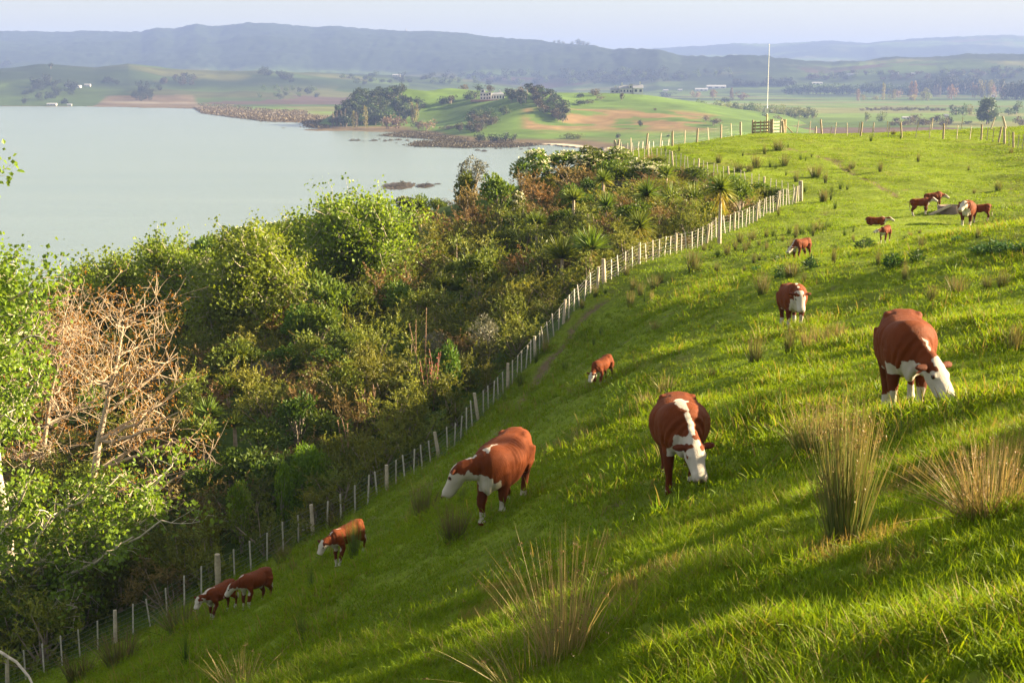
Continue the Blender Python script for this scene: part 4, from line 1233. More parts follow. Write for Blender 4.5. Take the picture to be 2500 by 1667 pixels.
T4 = [(430, 405, 175, 66, 'yellow', 'column'), (550, 405, 125, 85, 'yellow', 'bush'), (630, 385, 110, 85, 'pink', 'bush'), (800, 400, 190, 90, 'pink', 'column'), (860, 400, 190, 90, 'pink', 'column'), (990, 412, 150, 115, 'yellow', 'bush'), (1030, 420, 110, 100, 'light', 'bush'),
      (1120, 365, 125, 50, 'grey', 'column'), (1160, 365, 125, 50, 'grey', 'column'), (1200, 365, 125, 50, 'grey', 'column'), (1360, 405, 195, 120, 'pink', 'bush'), (1680, 385, 190, 100, 'pink', 'bush'), (1760, 385, 210, 110, 'yellow', 'bush'), (1850, 385, 210, 110, 'yellow', 'bush'), (1920, 385, 180, 80, 'pink', 'bush'),
      (2060, 400, 190, 90, 'pink', 'bush'), (80, 420, 130, 70, 'pink', 'column'), (150, 415, 70, 80, 'yellow', 'bush'), (330, 410, 60, 90, 'yellow', 'bush'), (840, 415, 70, 140, 'yellow', 'bush')]
for i, (X, Y, h, w, k, s) in enumerate(T4): far_tree(*c4(X, Y), h * .1786, w * .1786, k, s, 'in the row across the plain at the right', far_hit)
for X in np.arange(900, 2010, 50): far_tree(*c4(X, 330 + frng.normal(0, 8)), (190 if X > 1150 else 160) * .1786 * frng.uniform(.85, 1.1), 130 * .1786, 'dark', 'bush', 'in the dark shelterbelt far right', far_hit)
for X in np.arange(2090, 2420, 45): far_tree(*c4(X, 405), 220 * .1786, 130 * .1786, 'dark', 'bush', 'in the dark block at the right edge', far_hit)
for X in np.arange(-900, 900, 52): far_tree(*c4(X, 335), 120 * .1786 * frng.uniform(.8, 1.1), 120 * .1786, 'green', 'bush', 'behind the pink trees on the plain', far_hit)
for X in np.arange(150, 1260, 55): far_tree(*c4(X, 550 + frng.normal(0, 4)), 48 * .1786 * frng.uniform(.7, 1.2), 66 * .1786, 'brown', 'bush', 'in the low hedge across the middle of the plain', far_hit)
for X in np.arange(560, 1400, 60): far_tree(*c4(X, 735 + frng.normal(0, 14)), 105 * .1786 * frng.uniform(.6, 1.2), 110 * .1786, 'brown', 'bush', 'in the brown thicket behind the hilltop fence', far_hit)
for X, Y, h, w, k, s, lab in [(1420, 612, 115, 150, 'dark', 'bush', 'dark tree left of the great green tree'), (1515, 615, 130, 120, 'green', 'bush', 'green tree next to the great green tree'), (1610, 605, 125, 110, 'yellow', 'bush', 'yellowish tree touching the great green tree'),
                              (2250, 605, 155, 130, 'green', 'bush', 'green tree right of the great tree'), (2140, 612, 90, 105, 'green', 'bush', 'small green tree right of the great tree'), (200, 695, 115, 95, 'light', 'bush', 'pale tree behind the hilltop fence left of the thicket'),
                              (400, 700, 115, 125, 'light', 'bush', 'wide pale tree behind the hilltop fence'), (2300, 772, 135, 140, 'grey', 'bush', 'grey bare tree at the right edge behind the crest'), (1580, 725, 40, 110, 'dark', 'bush', 'low dark bush right of the brown thicket')]:
    far_tree(*c4(X, Y), h * .1786, w * .1786, k, s, '', far_hit, lab, 'single trees on the plain')
# the great green tree: a bigger crown with visible lobes
q = far_hit(*c4(1845, 735)); rng = np.random.default_rng(9)
if q:
    sc = q[1] / F; H = 335 * .1786 * sc; R = 190 * .1786 * sc; root = link('great_tree', None, loc=(q[0], q[1], q[2] - .3))
    mb = MB(); mb.tube([(0, 0, -.5), (.2, 0, H * .3), (0, 0, H * .7)], [H * .04, H * .03, H * .01], 8, 0, (.25, .2, .16)); link('trunk', mb.mesh('trunk', [M_bark]), root)
    mb = MB(); nl = 22; c = unit(rng.normal(size=(nl, 3)) + (0, 0, .1)) * (R * .62, R * .62, H * .30) + (0, 0, H * .58); r = rng.uniform(.25, .4, nl) * R
    for cc in c: mb.tube([(0, 0, H * .25), cc * (.5, .5, .75), cc], [H * .016, H * .01, .1], 4, 1, (.25, .2, .16), caps=False)
    n = 2600; w_ = rng.integers(0, nl, n); d_ = unit(rng.normal(size=(n, 3))); P = c[w_] + d_ * (r[w_] * rng.uniform(.5, 1.05, n))[:, None]
    s_ = rng.uniform(.05, .09, n) * H; mb.leaves(P, unit(d_ + rng.normal(0, .6, (n, 3))), unit(d_ + (0, 0, .4)), s_, s_ * .8, 0, shade_rand(rng, n)); link('crown', mb.mesh('crown', [FM['green'], M_bark]), root)
    tag(root, 'great spreading green tree on the plain behind the hilltop fence', 'tree')
# foothills beyond the water
FHW = 'on the green foothills beyond the water'
fill([(80, 460), (130, 375), (280, 360), (330, 400), (330, 462)], 26, 21, 22, ['dark'], 'bush', FHW + ', far left', far_hit, c7, wood=True)
fill([(440, 380), (450, 360), (545, 360), (545, 378)], 7, 13, 16, ['dark'], 'bush', FHW + ', small row', far_hit, c7, wood=True)
fill([(545, 445), (600, 390), (640, 380), (720, 410), (720, 445)], 15, 22, 20, ['dark'], 'bush', FHW + ', left of centre', far_hit, c7, wood=True)
fill([(705, 385), (720, 350), (870, 350), (870, 382)], 12, 17, 18, ['dark', 'brown'], 'bush', FHW + ', on the brow', far_hit, c7, wood=True)
fill([(1140, 335), (1160, 318), (1310, 350), (1310, 370)], 16, 15, 17, ['dark'], 'bush', FHW + ', dark diagonal belt', far_hit, c7, wood=True)
fill([(1130, 440), (1150, 400), (1420, 395), (1420, 440)], 16, 15, 17, ['dark', 'green'], 'bush', FHW + ', near the marsh', far_hit, c7, wood=True)
fill([(0, 300), (0, 285), (50, 285), (50, 300)], 5, 12, 16, ['dark'], 'bush', FHW + ', top left', far_hit, c7, wood=True)
far_tree(*c7(225, 308), 12, 14, 'dark', 'round', '', far_hit, 'lone dark tree on the skyline of the left foothills', 'single trees on the foothills')
fill([(1500, 375), (1500, 345), (2350, 330), (2350, 380)], 60, 15, 20, ['dark', 'dark', 'green'], 'bush', 'on the low country behind the headland', far_hit, c7, wood=True)
c8 = lambda X, Y: (1300 + X * .5102, 60 + Y * .5102)
fill([(0, 290), (0, 255), (440, 235), (960, 240), (960, 262), (560, 285)], 80, 16, 22, ['dark', 'dark', 'green'], 'bush', 'in the dark country under the range', far_hit, c8, wood=True)
fill([(970, 302), (970, 285), (1250, 282), (1250, 300)], 30, 16, 20, ['dark'], 'bush', 'in the dark belt right of the mast', far_hit, c8, wood=True)
fill([(1300, 275), (1300, 255), (2350, 225), (2350, 262)], 70, 14, 20, ['dark', 'green', 'brown'], 'bush', 'under the right-hand range', far_hit, c8, wood=True)
for i, (u, v, h, w) in enumerate([(1352, 108, 9, 10), (1362, 109, 10, 11), (1373, 111, 9, 9), (1395, 114, 13, 14), (1408, 115, 17, 16), (1420, 116, 15, 15), (1432, 117, 12, 14)]):
    q = pix(u, v, 5000.); ii = int(np.argmin(abs(us - u))); k = int(np.argmin(abs(ds - np.interp(u, [900, 1300, 1600], [5800, 5200, 4300])))); d = ds[k]; sc = d / F
    o = link('pine_tree', ft('dark', 'bush')[i % 3], loc=((u - CU) / F * d, d, Zf[k, ii] - 4), scale=(w * sc, w * sc, h * sc)); tag(o, '%s of the pines on the skyline of the range' % ('first', 'second', 'third', 'fourth', 'fifth', 'sixth', 'last')[i], 'tree', 'pines on the range skyline')
wb = {}
for nm_, (co, fq, kind, lst_) in WOOD.items():
    mbw = wb.setdefault(kind, MB())
    for (x, d, z, w, h, a) in lst_:
        vv = co @ rotm(a).T * (w, w, h) + (x, d, z); mbw.add(vv, fq, 0, shade_rand(frng, 1, .8, 1.2)[0], smooth=False)
for kind, mbw in wb.items():
    tag(link('far_wood', mbw.mesh('far_wood', [FM[kind]])), 'far %s woods on the foothills and under the ranges' % WORDS[kind], kind='stuff')
# thin trig beacon on the left range
u = 997; k = int(np.argmin(abs(ds - 5700))); ii = int(np.argmin(abs(us - u))); d = ds[k]
mb = MB(); mb.tube([(0, 0, -6), (0, 0, 16)], 1.6, 6); mb.tube([(0, 0, 4), (0, 0, 9)], [5, 1.5], 6)
tag(link('hill_beacon', mb.mesh('hill_beacon', [plain_mat('dull_steel', (.2, .2, .22), .5, .1, 1, 0)]), loc=((u - CU) / F * d, d, Zf[k, ii])), 'small mast on the skyline of the left range', 'mast')

# ---- houses
M_wall = plain_mat('white_render', (.6, .58, .55), .8, .06, .4, 0); M_roofg = plain_mat('grey_roof', (.26, .27, .30), .6, .15, .5, 0); M_roofw = plain_mat('pale_roof', (.36, .36, .37), .5, .1, .5, 0)
M_glass = plain_mat('window_glass', (.03, .04, .05), .08, .1, 1, 0); M_redw = plain_mat('rust_wall', (.30, .16, .12), .8, .2, .5, 0)


def block(root, x, y, w, dp, h, roof='gable', rh=2.0, win=3, storeys=1, roofm=None, wallm=None, chim=None):
    mb = MB(); mb.box((x, y, h / 2 - .5), (w / 2, dp / 2, h / 2 + .5)); wl = link('wall', mb.mesh('wall', [wallm or M_wall]), root)
    mb = MB(); o = .5
    if roof == 'gable':
        a = [(-w / 2 - o, -dp / 2 - o, h), (w / 2 + o, -dp / 2 - o, h), (w / 2 + o, 0, h + rh), (-w / 2 - o, 0, h + rh), (-w / 2 - o, dp / 2 + o, h), (w / 2 + o, dp / 2 + o, h)]
        v = np.array(a) + (x, y, .02); mb.add(v, [(0, 1, 2, 3), (3, 2, 5, 4), (1, 0, 4, 5)], smooth=False); mb.add(v, [(0, 3, 4), (1, 5, 2)], smooth=False)
    elif roof == 'hip':
        r = min(w, dp) * .35; a = [(-w / 2 - o, -dp / 2 - o, h), (w / 2 + o, -dp / 2 - o, h), (w / 2 + o, dp / 2 + o, h), (-w / 2 - o, dp / 2 + o, h), (-w / 2 + r, 0, h + rh), (w / 2 - r, 0, h + rh)]
        v = np.array(a) + (x, y, .02); mb.add(v, [(0, 1, 5, 4), (2, 3, 4, 5), (0, 3, 2, 1)], smooth=False); mb.add(v, [(1, 2, 5), (3, 0, 4)], smooth=False)
    else: mb.box((x, y, h + .2), (w / 2 + .3, dp / 2 + .3, .2))
    ro = link('roof', mb.mesh('roof', [roofm or M_roofg]), root)
    if chim is not None:
        mb = MB(); mb.box((x + chim, y, h + rh * .8), (.7, .6, rh * .9 + .6)); link('chimney', mb.mesh('chimney', [M_wall]), ro)
    fl = h / storeys
    for s in range(storeys):
        for i in range(win):
            cx = x - w / 2 + (i + .5) * w / win
            mb = MB(); mb.box((cx, y - dp / 2 - .03, s * fl + fl * .52), (w / win * .26, .05, fl * .24)); fr = link('window', mb.mesh('window', [M_glass]), root)
    return wl


q = head_hit(1200, 243)
if q:
    root = link('villa', None, loc=(q[0] - 5, q[1] + 4, q[2] - .2))
    block(root, 0, 0, 11, 9, 6.2, 'flat', win=4, storeys=2); block(root, -3, -1, 4, 5, 9.5, 'flat', win=1, storeys=3); block(root, 11, 1, 13, 9, 5.0, 'hip', 2.2, win=5, storeys=1, chim=2); block(root, 3.5, -4.8, 3, 2, 7.2, 'flat', win=1, storeys=2)
    mb = MB(); mb.box((2, -9, -.6), (16, 2.2, .9)); link('terrace', mb.mesh('terrace', [M_redw]), root)
    tag(root, 'white two-storey villa with a terrace among trees on the headland', 'house')
def head_crest(u):
    d = np.arange(1150, 1500, 3.0); x = (u - CU) / F * d; z = head_z(x, d); k = int(np.argmax((z - EYE) / d)); return x[k], d[k], float(z[k])


q = head_crest(1530)
if q:
    root = link('hilltop_house', None, loc=(q[0], q[1] + 2, q[2] + .2))
    block(root, -4, 0, 9, 8, 4.5, 'gable', 3, win=3, chim=-2); block(root, 9, -1, 9, 9, 5.0, 'gable', 3.2, win=2, chim=2); block(root, 3, 3, 7, 6, 4, 'gable', 2, win=2, chim=0); block(root, -13, 1, 8, 5, 3.2, 'gable', 2, win=2, chim=1, roofm=M_roofg); block(root, 2, -2, 3, 3, 8, 'flat', win=1, storeys=2)
    tag(root, 'white gabled house with several chimneys on the far ridge', 'house')


def shed(u, v, w_px, h_px, lab, roofm=None, hit_f=far_hit, wallm=None):
    q = hit_f(u, v)
    if q is None: return
    sc = q[1] / F; root = link('farm_shed', None, loc=(q[0], q[1], q[2])); W_, H_ = w_px * sc, h_px * sc
    block(root, 0, 0, W_, W_ * .45, H_ * .55, 'gable', H_ * .45, win=3, roofm=roofm or M_roofw, wallm=wallm); tag(root, lab, 'shed', 'far farm buildings')


shed(180, 213, 34, 5, 'long white building on the left foothills'); shed(214, 211, 14, 5, 'small white building right of the long one'); shed(127, 256, 22, 6, 'boat shed at the water edge far left'); shed(170, 257, 10, 5, 'tiny white hut right of the boat shed')
shed(968, 188, 18, 5, 'white roof seen above the lone headland tree'); shed(1748, 216, 46, 8, 'long white packhouse on the plain left of the mast'); shed(1712, 223, 30, 7, 'lower white shed beside the packhouse'); shed(1625, 224, 12, 5, 'small white shed right of the hilltop house'); shed(1660, 223, 10, 5, 'second small white shed on the plain')
shed(2215, 288, 24, 6, 'pale shed roof behind the brown thicket'); shed(2310, 285, 9, 9, 'small white tank house near the brown thicket'); shed(2230, 184, 10, 4, 'tiny white house under the right range'); shed(2185, 186, 16, 4, 'white houses under the right range'); shed(2080, 184, 22, 4, 'white sheds under the right range'); shed(1995, 206, 24, 5, 'row of white sheds on the plain right of the mast'); shed(2425, 235, 10, 5, 'small hut among the pink trees at the right')

# ---- mangroves and mudflats
M_mang = leaf_mat('mangrove_leaf', (.075, .060, .030), trans=.2, hue=.02, val=.25)
M_mud = tint_mat('mudflat', rough=.9, noise=.3, scale=.08, spec=.1)
def islet_mesh(seed, n=260):
    rng = np.random.default_rng(seed); mb = MB(); a = rng.uniform(0, 6.28, n); r = rng.uniform(0, 1, n) ** .6
    top = (1 - r ** 2) * (.55 + .45 * fbm(np.cos(a) * r * 3 + seed, np.sin(a) * r * 3, 5, 2) + .3)
    P = np.column_stack((np.cos(a) * r * .5, np.sin(a) * r * .5, np.clip(top, .05, 1) * rng.uniform(.3, 1, n)))
    mb.leaves(P, unit(rng.normal(size=(n, 3)) + (0, 0, .5)), unit(rng.normal(size=(n, 3)) + (0, 0, .6)), .11, .10, 0, shade_rand(rng, n))
    v = np.column_stack((np.cos(np.arange(12) * .5236) * .5, np.sin(np.arange(12) * .5236) * .5, np.full(12, .03))); mb.add(np.vstack((v, [(0, 0, .25)])), [(i, (i + 1) % 12, 12) for i in range(12)], 1, (.09, .07, .045))
    return mb.mesh('mangrove', [M_mang, M_mud])
ISL = [islet_mesh(700 + i) for i in range(4)]
def islet(u, v, w, h, lab, i, depth=2.2):
    d = EYE * F / (v - HORIZON); sc = d / F
    o = link('mangrove_islet', ISL[i % 4], loc=((u - CU) / F * d, d + w * sc * depth * .25, -.05), rz=0, scale=(w * sc, w * sc * depth, h * sc * .8)); tag(o, lab, 'mangrove', 'mangrove islets')
c0 = lambda X, Y: (X * .5315, 40 + Y * .5315)
for i, (X, Y, w, h, lab) in enumerate([(1825, 778, 160, 16, 'low flat mangrove islet nearest the bush'), (1845, 770, 46, 34, 'rounded mangrove bush on the nearest flat islet'), (1950, 774, 90, 14, 'second low mangrove islet by the bush'), (1965, 768, 34, 24, 'small mangrove bush on the second islet'),
                                       (2195, 718, 26, 9, 'tiny mangrove alone off the bush'), (2010, 762, 40, 7, 'thin strip of mud beside the second islet'), (1312, 508, 16, 5, 'tiny mangrove dot by the far spit')]):
    islet(*c0(X, Y), w * .5315, h * .5315, lab, i, 3.0 if w > 60 else 1.5)
for i, (X, Y, w, h) in enumerate([(240, 645, 70, 24), (290, 645, 60, 22), (340, 650, 22, 10), (435, 646, 80, 24), (490, 634, 26, 16), (540, 650, 46, 24), (590, 644, 52, 26), (660, 640, 72, 24), (745, 645, 46, 22), (645, 668, 26, 12), (710, 684, 36, 12), (165, 624, 10, 6), (1390, 734, 62, 20), (1450, 742, 72, 22),
                                  (1560, 719, 36, 13), (1605, 719, 30, 13), (1790, 724, 42, 15), (1865, 720, 42, 18), (1965, 728, 20, 8), (1200, 585, 10, 6)]):
    islet(*c1(X, Y), w * .2636, h * .2636, 'mangrove islet in the shallows off the headland' if Y < 690 else 'small mangrove clump off the mudflat point', i, 2.2)
mrng = np.random.default_rng(88)
mang = MB()
for poly, n in (([(505, 600), (700, 572), (1000, 578), (1280, 600), (1290, 655), (1100, 650), (880, 625), (640, 612)], 700), ([(765, 690), (860, 655), (1250, 655), (1500, 680), (1850, 672), (1930, 690), (1700, 708), (1480, 705), (1240, 712), (1000, 700), (850, 700)], 900)):
    P = np.array([c1(*p) for p in poly]); D_ = EYE * F / (P[:, 1] - HORIZON); V = np.column_stack(((P[:, 0] - CU) / F * D_, D_, np.full(len(P), .22)))
    me = make_mesh('mudflat', np.vstack((V, V.mean(0))), [[(i, (i + 1) % len(V), len(V)) for i in range(len(V))]], [M_mud], None, {'tint': np.ones((len(V) + 1, 3)) * (.085, .066, .04)})
    tag(link('mudflat', me), 'brown tidal mudflat under the headland', kind='structure')
    lo, hi = P.min(0), P.max(0); Q = mrng.uniform(lo, hi, (n * 4, 2)); Q = Q[in_poly(Q[:, 0], Q[:, 1], P)][:n]
    d = EYE * F / (Q[:, 1] - HORIZON); xx = (Q[:, 0] - CU) / F * d
    for k in range(14):
        pp = np.column_stack((xx, d, np.full(len(d), .3))) + mrng.normal(0, 1, (len(d), 3)) * (2.2, 4.5, .16) + (0, 0, .15)
        mang.leaves(pp, unit(mrng.normal(size=(len(d), 3)) + (0, 0, .4)), unit(mrng.normal(size=(len(d), 3)) * .3 + (0, 0, 1)), 1.0, .7, 0, shade_rand(mrng, len(d), .92, 1.08))
# spit scrub on the far marsh
n = 1500; u_ = mrng.uniform(500, 800, n); v_ = shore_v(u_) - mrng.uniform(1, 28, n); d = EYE * F / (v_ - HORIZON)
for k in range(8):
    pp = np.column_stack(((u_ - CU) / F * d, d, np.full(n, 1.0))) + mrng.normal(0, 1, (n, 3)) * (3, 5, .15)
    mang.leaves(pp, unit(mrng.normal(size=(n, 3)) + (0, 0, .4)), unit(mrng.normal(size=(n, 3)) * .3 + (0, 0, 1)), 2.2, 1.6, 0, shade_rand(mrng, n, 1.5, 1.8) * (1.0, .92, .85))
tag(link('mangroves', mang.mesh('mangroves', [M_mang])), 'low brown mangrove scrub over the mudflats and the far spit', kind='stuff')
# ------------------------------------------------------------------ fences, gate, mast
M_post = tint_mat('weathered_timber', rough=0.85, noise=0.3, scale=9.0, bump=0.4)
M_wire = plain_mat('galvanised_wire', (.22, .22, .22), .5, 0.1, 30, 0, metallic=.6)
M_white = plain_mat('white_paint', (.78, .78, .76), .4, .05, 5, 0)
PRNG = np.random.default_rng(77)


def post_mesh(r, h, square=False, col=(.42, .36, .28), seed=0, sharp=False):
    rng = np.random.default_rng(seed); mb = MB()
    if square:
        c = np.array(col) * rng.uniform(.85, 1.1)
        mb.box((0, 0, h / 2 - .15), (r, r * .8, h / 2 + .15), 0, c)
        mb.box((0, 0, h + .006), (r * .8, r * .62, .006), 0, c * 1.1)
    else:
        k = 6; z = np.linspace(-.35, h, k); p = np.column_stack((rng.normal(0, r * .06, k), rng.normal(0, r * .06, k), z))
        rr = r * (1 - .08 * np.linspace(0, 1, k)) * rng.uniform(.95, 1.05, k); rr[-1] *= .94
        mb.tube(p, rr, 10, 0, np.array(col)[None] * rng.uniform(.85, 1.1, (k, 1)))
    return mb.mesh('post', [M_post])


BATTEN = [post_mesh(.023, .98, True, (.50, .46, .40), i) for i in range(4)]
POST = [post_mesh(.068, 1.06, False, (.46, .39, .30), 10 + i) for i in range(4)]
STRAINER = [post_mesh(.105, 1.2, False, (.44, .37, .28), 20 + i) for i in range(2)]


def polyline_xy(P, step):
    P = np.asarray(P)[:, :2]
    L = np.concatenate(([0], np.cumsum(np.linalg.norm(np.diff(P, axis=0), axis=1))))
    n = max(1, int(round(L[-1] / step)))
    t = np.linspace(0, L[-1], n + 1)
    return np.column_stack((np.interp(t, L, P[:, 0]), np.interp(t, L, P[:, 1])))


def build_fence(name, label, P, step, post_every, strainers=(), wires=7, wire_lo=.1, wire_hi=.95, batten=BATTEN, post=POST, lean=.06, wr=.0042, skip=0.0, smooth_g=True, visible_from=0):
    xy = polyline_xy(P, step); n = len(xy)
    z = hill_smooth(xy[:, 0], xy[:, 1]) + hummock(xy[:, 0], xy[:, 1]) * .6
    root = link(name, None, loc=(xy[0, 0], xy[0, 1], z[0])); o0 = np.array((xy[0, 0], xy[0, 1], z[0]))
    tag(root, label, 'fence', 'paddock fences')
    tan = np.gradient(xy, axis=0); yaw = np.arctan2(tan[:, 1], tan[:, 0])
    sidx = {int(np.argmin(np.hypot(xy[:, 0] - s[0], xy[:, 1] - s[1]))) for s in strainers}
    for i in range(n):
        if i in sidx or i in (0, n - 1): nm, ms = 'strainer_post', STRAINER
        elif i % post_every == 0: nm, ms = 'post', post
        else:
            nm, ms = 'batten', batten
            if skip and PRNG.random() < skip: continue
        g = gz(xy[i, 0], xy[i, 1])
        o = link(nm, ms[i % len(ms)], root, np.array((xy[i, 0], xy[i, 1], g)) - o0)
        o.rotation_euler = (PRNG.normal(0, lean), PRNG.normal(0, lean) , yaw[i])
        s = PRNG.uniform(.95, 1.05); o.scale = (1, 1, s)
    zz = np.array([gz(*q) for q in xy])
    for k in range(wires):
        h = wire_lo + (wire_hi - wire_lo) * (k / max(1, wires - 1)) ** 1.15
        mb = MB(); mb.tube(np.column_stack((xy, zz + h)) - o0, wr, 4, 0, caps=False)
        link('wire', mb.mesh('wire', [M_wire]), root)
    return root


build_fence('batten_fence', 'long batten and wire fence along the foot of the pasture beside the bush', FL, .56, 6, strainers=[pix(547, 1430, 44.6), pix(1472, 691, 67)], wires=7)
build_fence('batten_fence', 'batten and wire fence running back from the corner behind the bush', FB, .75, 6, wires=7)
# stay rails lying at the foot of two posts
for (u, v, d, ln, lab) in [(480, 1462, 47.6, 2.2, 'pale timber stay leaning low against the strainer post'), (735, 1345, 47.9, 1.5, 'broken grey batten lying on the grass by the fence')]:
    p = at(u, d); mb = MB(); yaw = .35
    mb.tube([(0, 0, .06), (ln * math.cos(yaw), ln * math.sin(yaw), .4 if ln > 2 else .1 + gz(p[0] + ln * .9, p[1] + ln * .3) - p[2])], .045, 7, 0, (.5, .46, .4))
    tag(link('timber_stay', mb.mesh('timber_stay', [M_post]), loc=p), lab, 'timber')

# hilltop fences
TOP_L = np.array([pix(1505, 376, 112), pix(1600, 376, 114), pix(1682, 350, 116.5), pix(1778, 334, 119.5), pix(1808, 331, 121)])
TPOST = [post_mesh(.085, 1.25, False, (.36, .29, .21), 40 + i) for i in range(3)]
TBAT = [post_mesh(.03, 1.1, True, (.45, .38, .3), 50 + i) for i in range(3)]
build_fence('post_fence', 'old post and wire fence climbing to the gate on the hilltop from the left', TOP_L, 1.5, 2, wires=5, batten=TBAT, post=TPOST, lean=.07)
SEC = np.array([pix(1500, 368, 118), pix(1640, 355, 125), pix(1660, 352, 126)])
build_fence('leaning_fence', 'pale leaning battens of a second fence behind the hilltop fence on the left', np.array([[10.0, 122.5], [12.5, 126], [14.5, 128.5]]), 1.1, 9, wires=3, batten=[post_mesh(.035, 1.9, True, (.6, .54, .46), 60 + i) for i in range(3)], lean=.09)
TOP_R = np.array([pix(1913, 326, 124), pix(1955, 326, 123.5), pix(2035, 330, 122), pix(2087, 334, 121), pix(2142, 335, 120.5), pix(2262, 337, 119.5), pix(2327, 336, 118.5), pix(2392, 342, 117), pix(2456, 351, 112), pix(2494, 363, 108), pix(2600, 385, 100)])
build_fence('post_fence', 'old post and wire fence running right from the gate along the hilltop', TOP_R, 1.1, 3, strainers=[pix(2456, 351, 112)], wires=5, batten=TBAT, post=TPOST, lean=.08)
TOP_2 = np.array([[28, 132.5], [33, 131.5], [38, 130], [44, 128]])
build_fence('leaning_fence', 'rough battens of a second fence just behind the hilltop fence on the right', TOP_2, 1.3, 4, wires=3, batten=[post_mesh(.035, 1.15, True, (.5, .43, .36), 70 + i) for i in range(3)], lean=.14, skip=.15)

# timber gate: two rail panels between posts
g0, g1, g2 = pix(1837, 326, 123), pix(1881, 325, 123.5), pix(1907, 325, 124)
def rails(name, a, b, n, col, lab, mid):
    a = a.copy(); b = b.copy(); a[2] = gz(a[0], a[1]); b[2] = gz(b[0], b[1])
    root = link(name, None, loc=a); L = b - a
    for e in (np.zeros(3), L):
        o = link('post', TPOST[1], root, e)
    yaw = math.atan2(L[1], L[0]); ln = np.hypot(L[0], L[1]); pit = math.asin(L[2] / np.linalg.norm(L))
    rail = MB(); rail.box((0, 0, 0), (np.linalg.norm(L) / 2, .022, .062), 0, col); rm = rail.mesh('rail', [M_post])
    for k in range(n):
        o = link('rail', rm, root, L / 2 + (0, 0, .18 + k * .27)); o.rotation_euler = (0, -pit, yaw); o.location.y -= .1
    up = MB(); up.box((0, 0, 0), (.04, .03, .55), 0, col); um = up.mesh('upright', [M_post])
    for t in mid:
        o = link('upright', um, root, L * t + (0, 0, .6)); o.rotation_euler = (0, 0, yaw); o.location.y -= .155
    return tag(root, lab, 'gate', 'timber gate panels')
rails('timber_gate', g0, g1, 4, (.17, .14, .11), 'dark timber rail panel left of the pale one under the mast', (.12, .42, .62, .86))
rails('timber_gate', g1 + (.16, 0, 0), g2, 4, (.5, .44, .36), 'pale timber rail panel beside the gate post', (.97,))
p = pix(1915, 325, 124.2); p[2] = gz(p[0], p[1])
mb = MB(); mb.tube([(0, 0, -.4), (0, 0, 1.3)], .15, 12, 0, (.34, .27, .17)); mb.tube([(.1, .05, .75), (.85, .05, .02)], .05, 6, 0, (.25, .2, .15))
tag(link('gate_post', mb.mesh('gate_post', [M_post]), loc=p), 'stout round post with a stay at the right end of the gate', 'post')

# white mast with a small solar box
p = pix(1871, 330, 128); p[2] = gz(p[0], p[1]); top = pix(1871, 111, 128)[2] - p[2]; bx_ = pix(1871, 271, 128)[2] - p[2]
root = link('mast', None, loc=p)
mb = MB(); mb.tube([(0, 0, -.3), (0, 0, bx_), (0, 0, bx_ + .02), (0, 0, top * .97), (0, 0, top)], [.045, .04, .03, .02, .016], 8, 0); link('pole', mb.mesh('pole', [M_white]), root)
mb = MB(); mb.tube([(0, 0, -.2), (0, 0, bx_ - .3)], .085, 8, 0, (.55, .45, .26)); link('sleeve', mb.mesh('sleeve', [M_post]), root)
mb = MB(); mb.box((-.05, -.16, bx_), (.16, .1, .22), 0); link('control_box', mb.mesh('control_box', [M_white]), root)
mb = MB(); c, s = math.cos(.5), math.sin(.5); mb.box((.26, -.1, bx_ + .1), (.24, .3, .025), 0, R=[(c, 0, s), (0, 1, 0), (-s, 0, c)]); link('solar_panel', mb.mesh('solar_panel', [plain_mat('solar_glass', (.55, .57, .6), .15, .05, 6, 0)]), root)
mb = MB(); mb.tube([(0, 0, top), (0, 0, top + .1)], .035, 8, 0); link('finial', mb.mesh('finial', [M_white]), root)
tag(root, 'tall thin white mast with a small solar box above the hilltop gate', 'mast')
# ------------------------------------------------------------------ cattle
m, nt, out = new_mat('hereford_coat')
p = nd(nt, 'ShaderNodeBsdfPrincipled', Roughness=0.7); p.inputs['Specular IOR Level'].default_value = .12
p.inputs['Sheen Weight'].default_value = .04; p.inputs['Sheen Roughness'].default_value = .4; p.inputs['Sheen Tint'].default_value = (1, .6, .35, 1)
aw = nd(nt, 'ShaderNodeAttribute', attribute_name='white'); ak = nd(nt, 'ShaderNodeAttribute', attribute_name='pink'); ad = nd(nt, 'ShaderNodeAttribute', attribute_name='dark')
tc = nt.nodes.new('ShaderNodeTexCoord'); n1 = nd(nt, 'ShaderNodeTexNoise', Scale=26.0, Detail=4.0); n2 = nd(nt, 'ShaderNodeTexNoise', Scale=4.0, Detail=8.0, Roughness=.7)
mpn = nd(nt, 'ShaderNodeMapping'); mpn.inputs['Scale'].default_value = (1, 2, .5); n3 = nd(nt, 'ShaderNodeTexNoise', Scale=60.0, Detail=3.0)
nt.links.new(tc.outputs['Object'], n1.inputs['Vector']); nt.links.new(tc.outputs['Object'], n2.inputs['Vector'])
nt.links.new(tc.outputs['Object'], mpn.inputs['Vector']); nt.links.new(mpn.outputs['Vector'], n3.inputs['Vector'])
jag = nd(nt, 'ShaderNodeMath', operation='MULTIPLY_ADD'); jag.inputs[1].default_value = .9; jag.inputs[2].default_value = -.45
add = nd(nt, 'ShaderNodeMath', operation='ADD'); thr = nd(nt, 'ShaderNodeMapRange'); thr.inputs['From Min'].default_value = .40; thr.inputs['From Max'].default_value = .60
nt.links.new(n1.outputs['Fac'], jag.inputs[0]); nt.links.new(jag.outputs[0], add.inputs[0]); nt.links.new(aw.outputs['Fac'], add.inputs[1]); nt.links.new(add.outputs[0], thr.inputs['Value'])
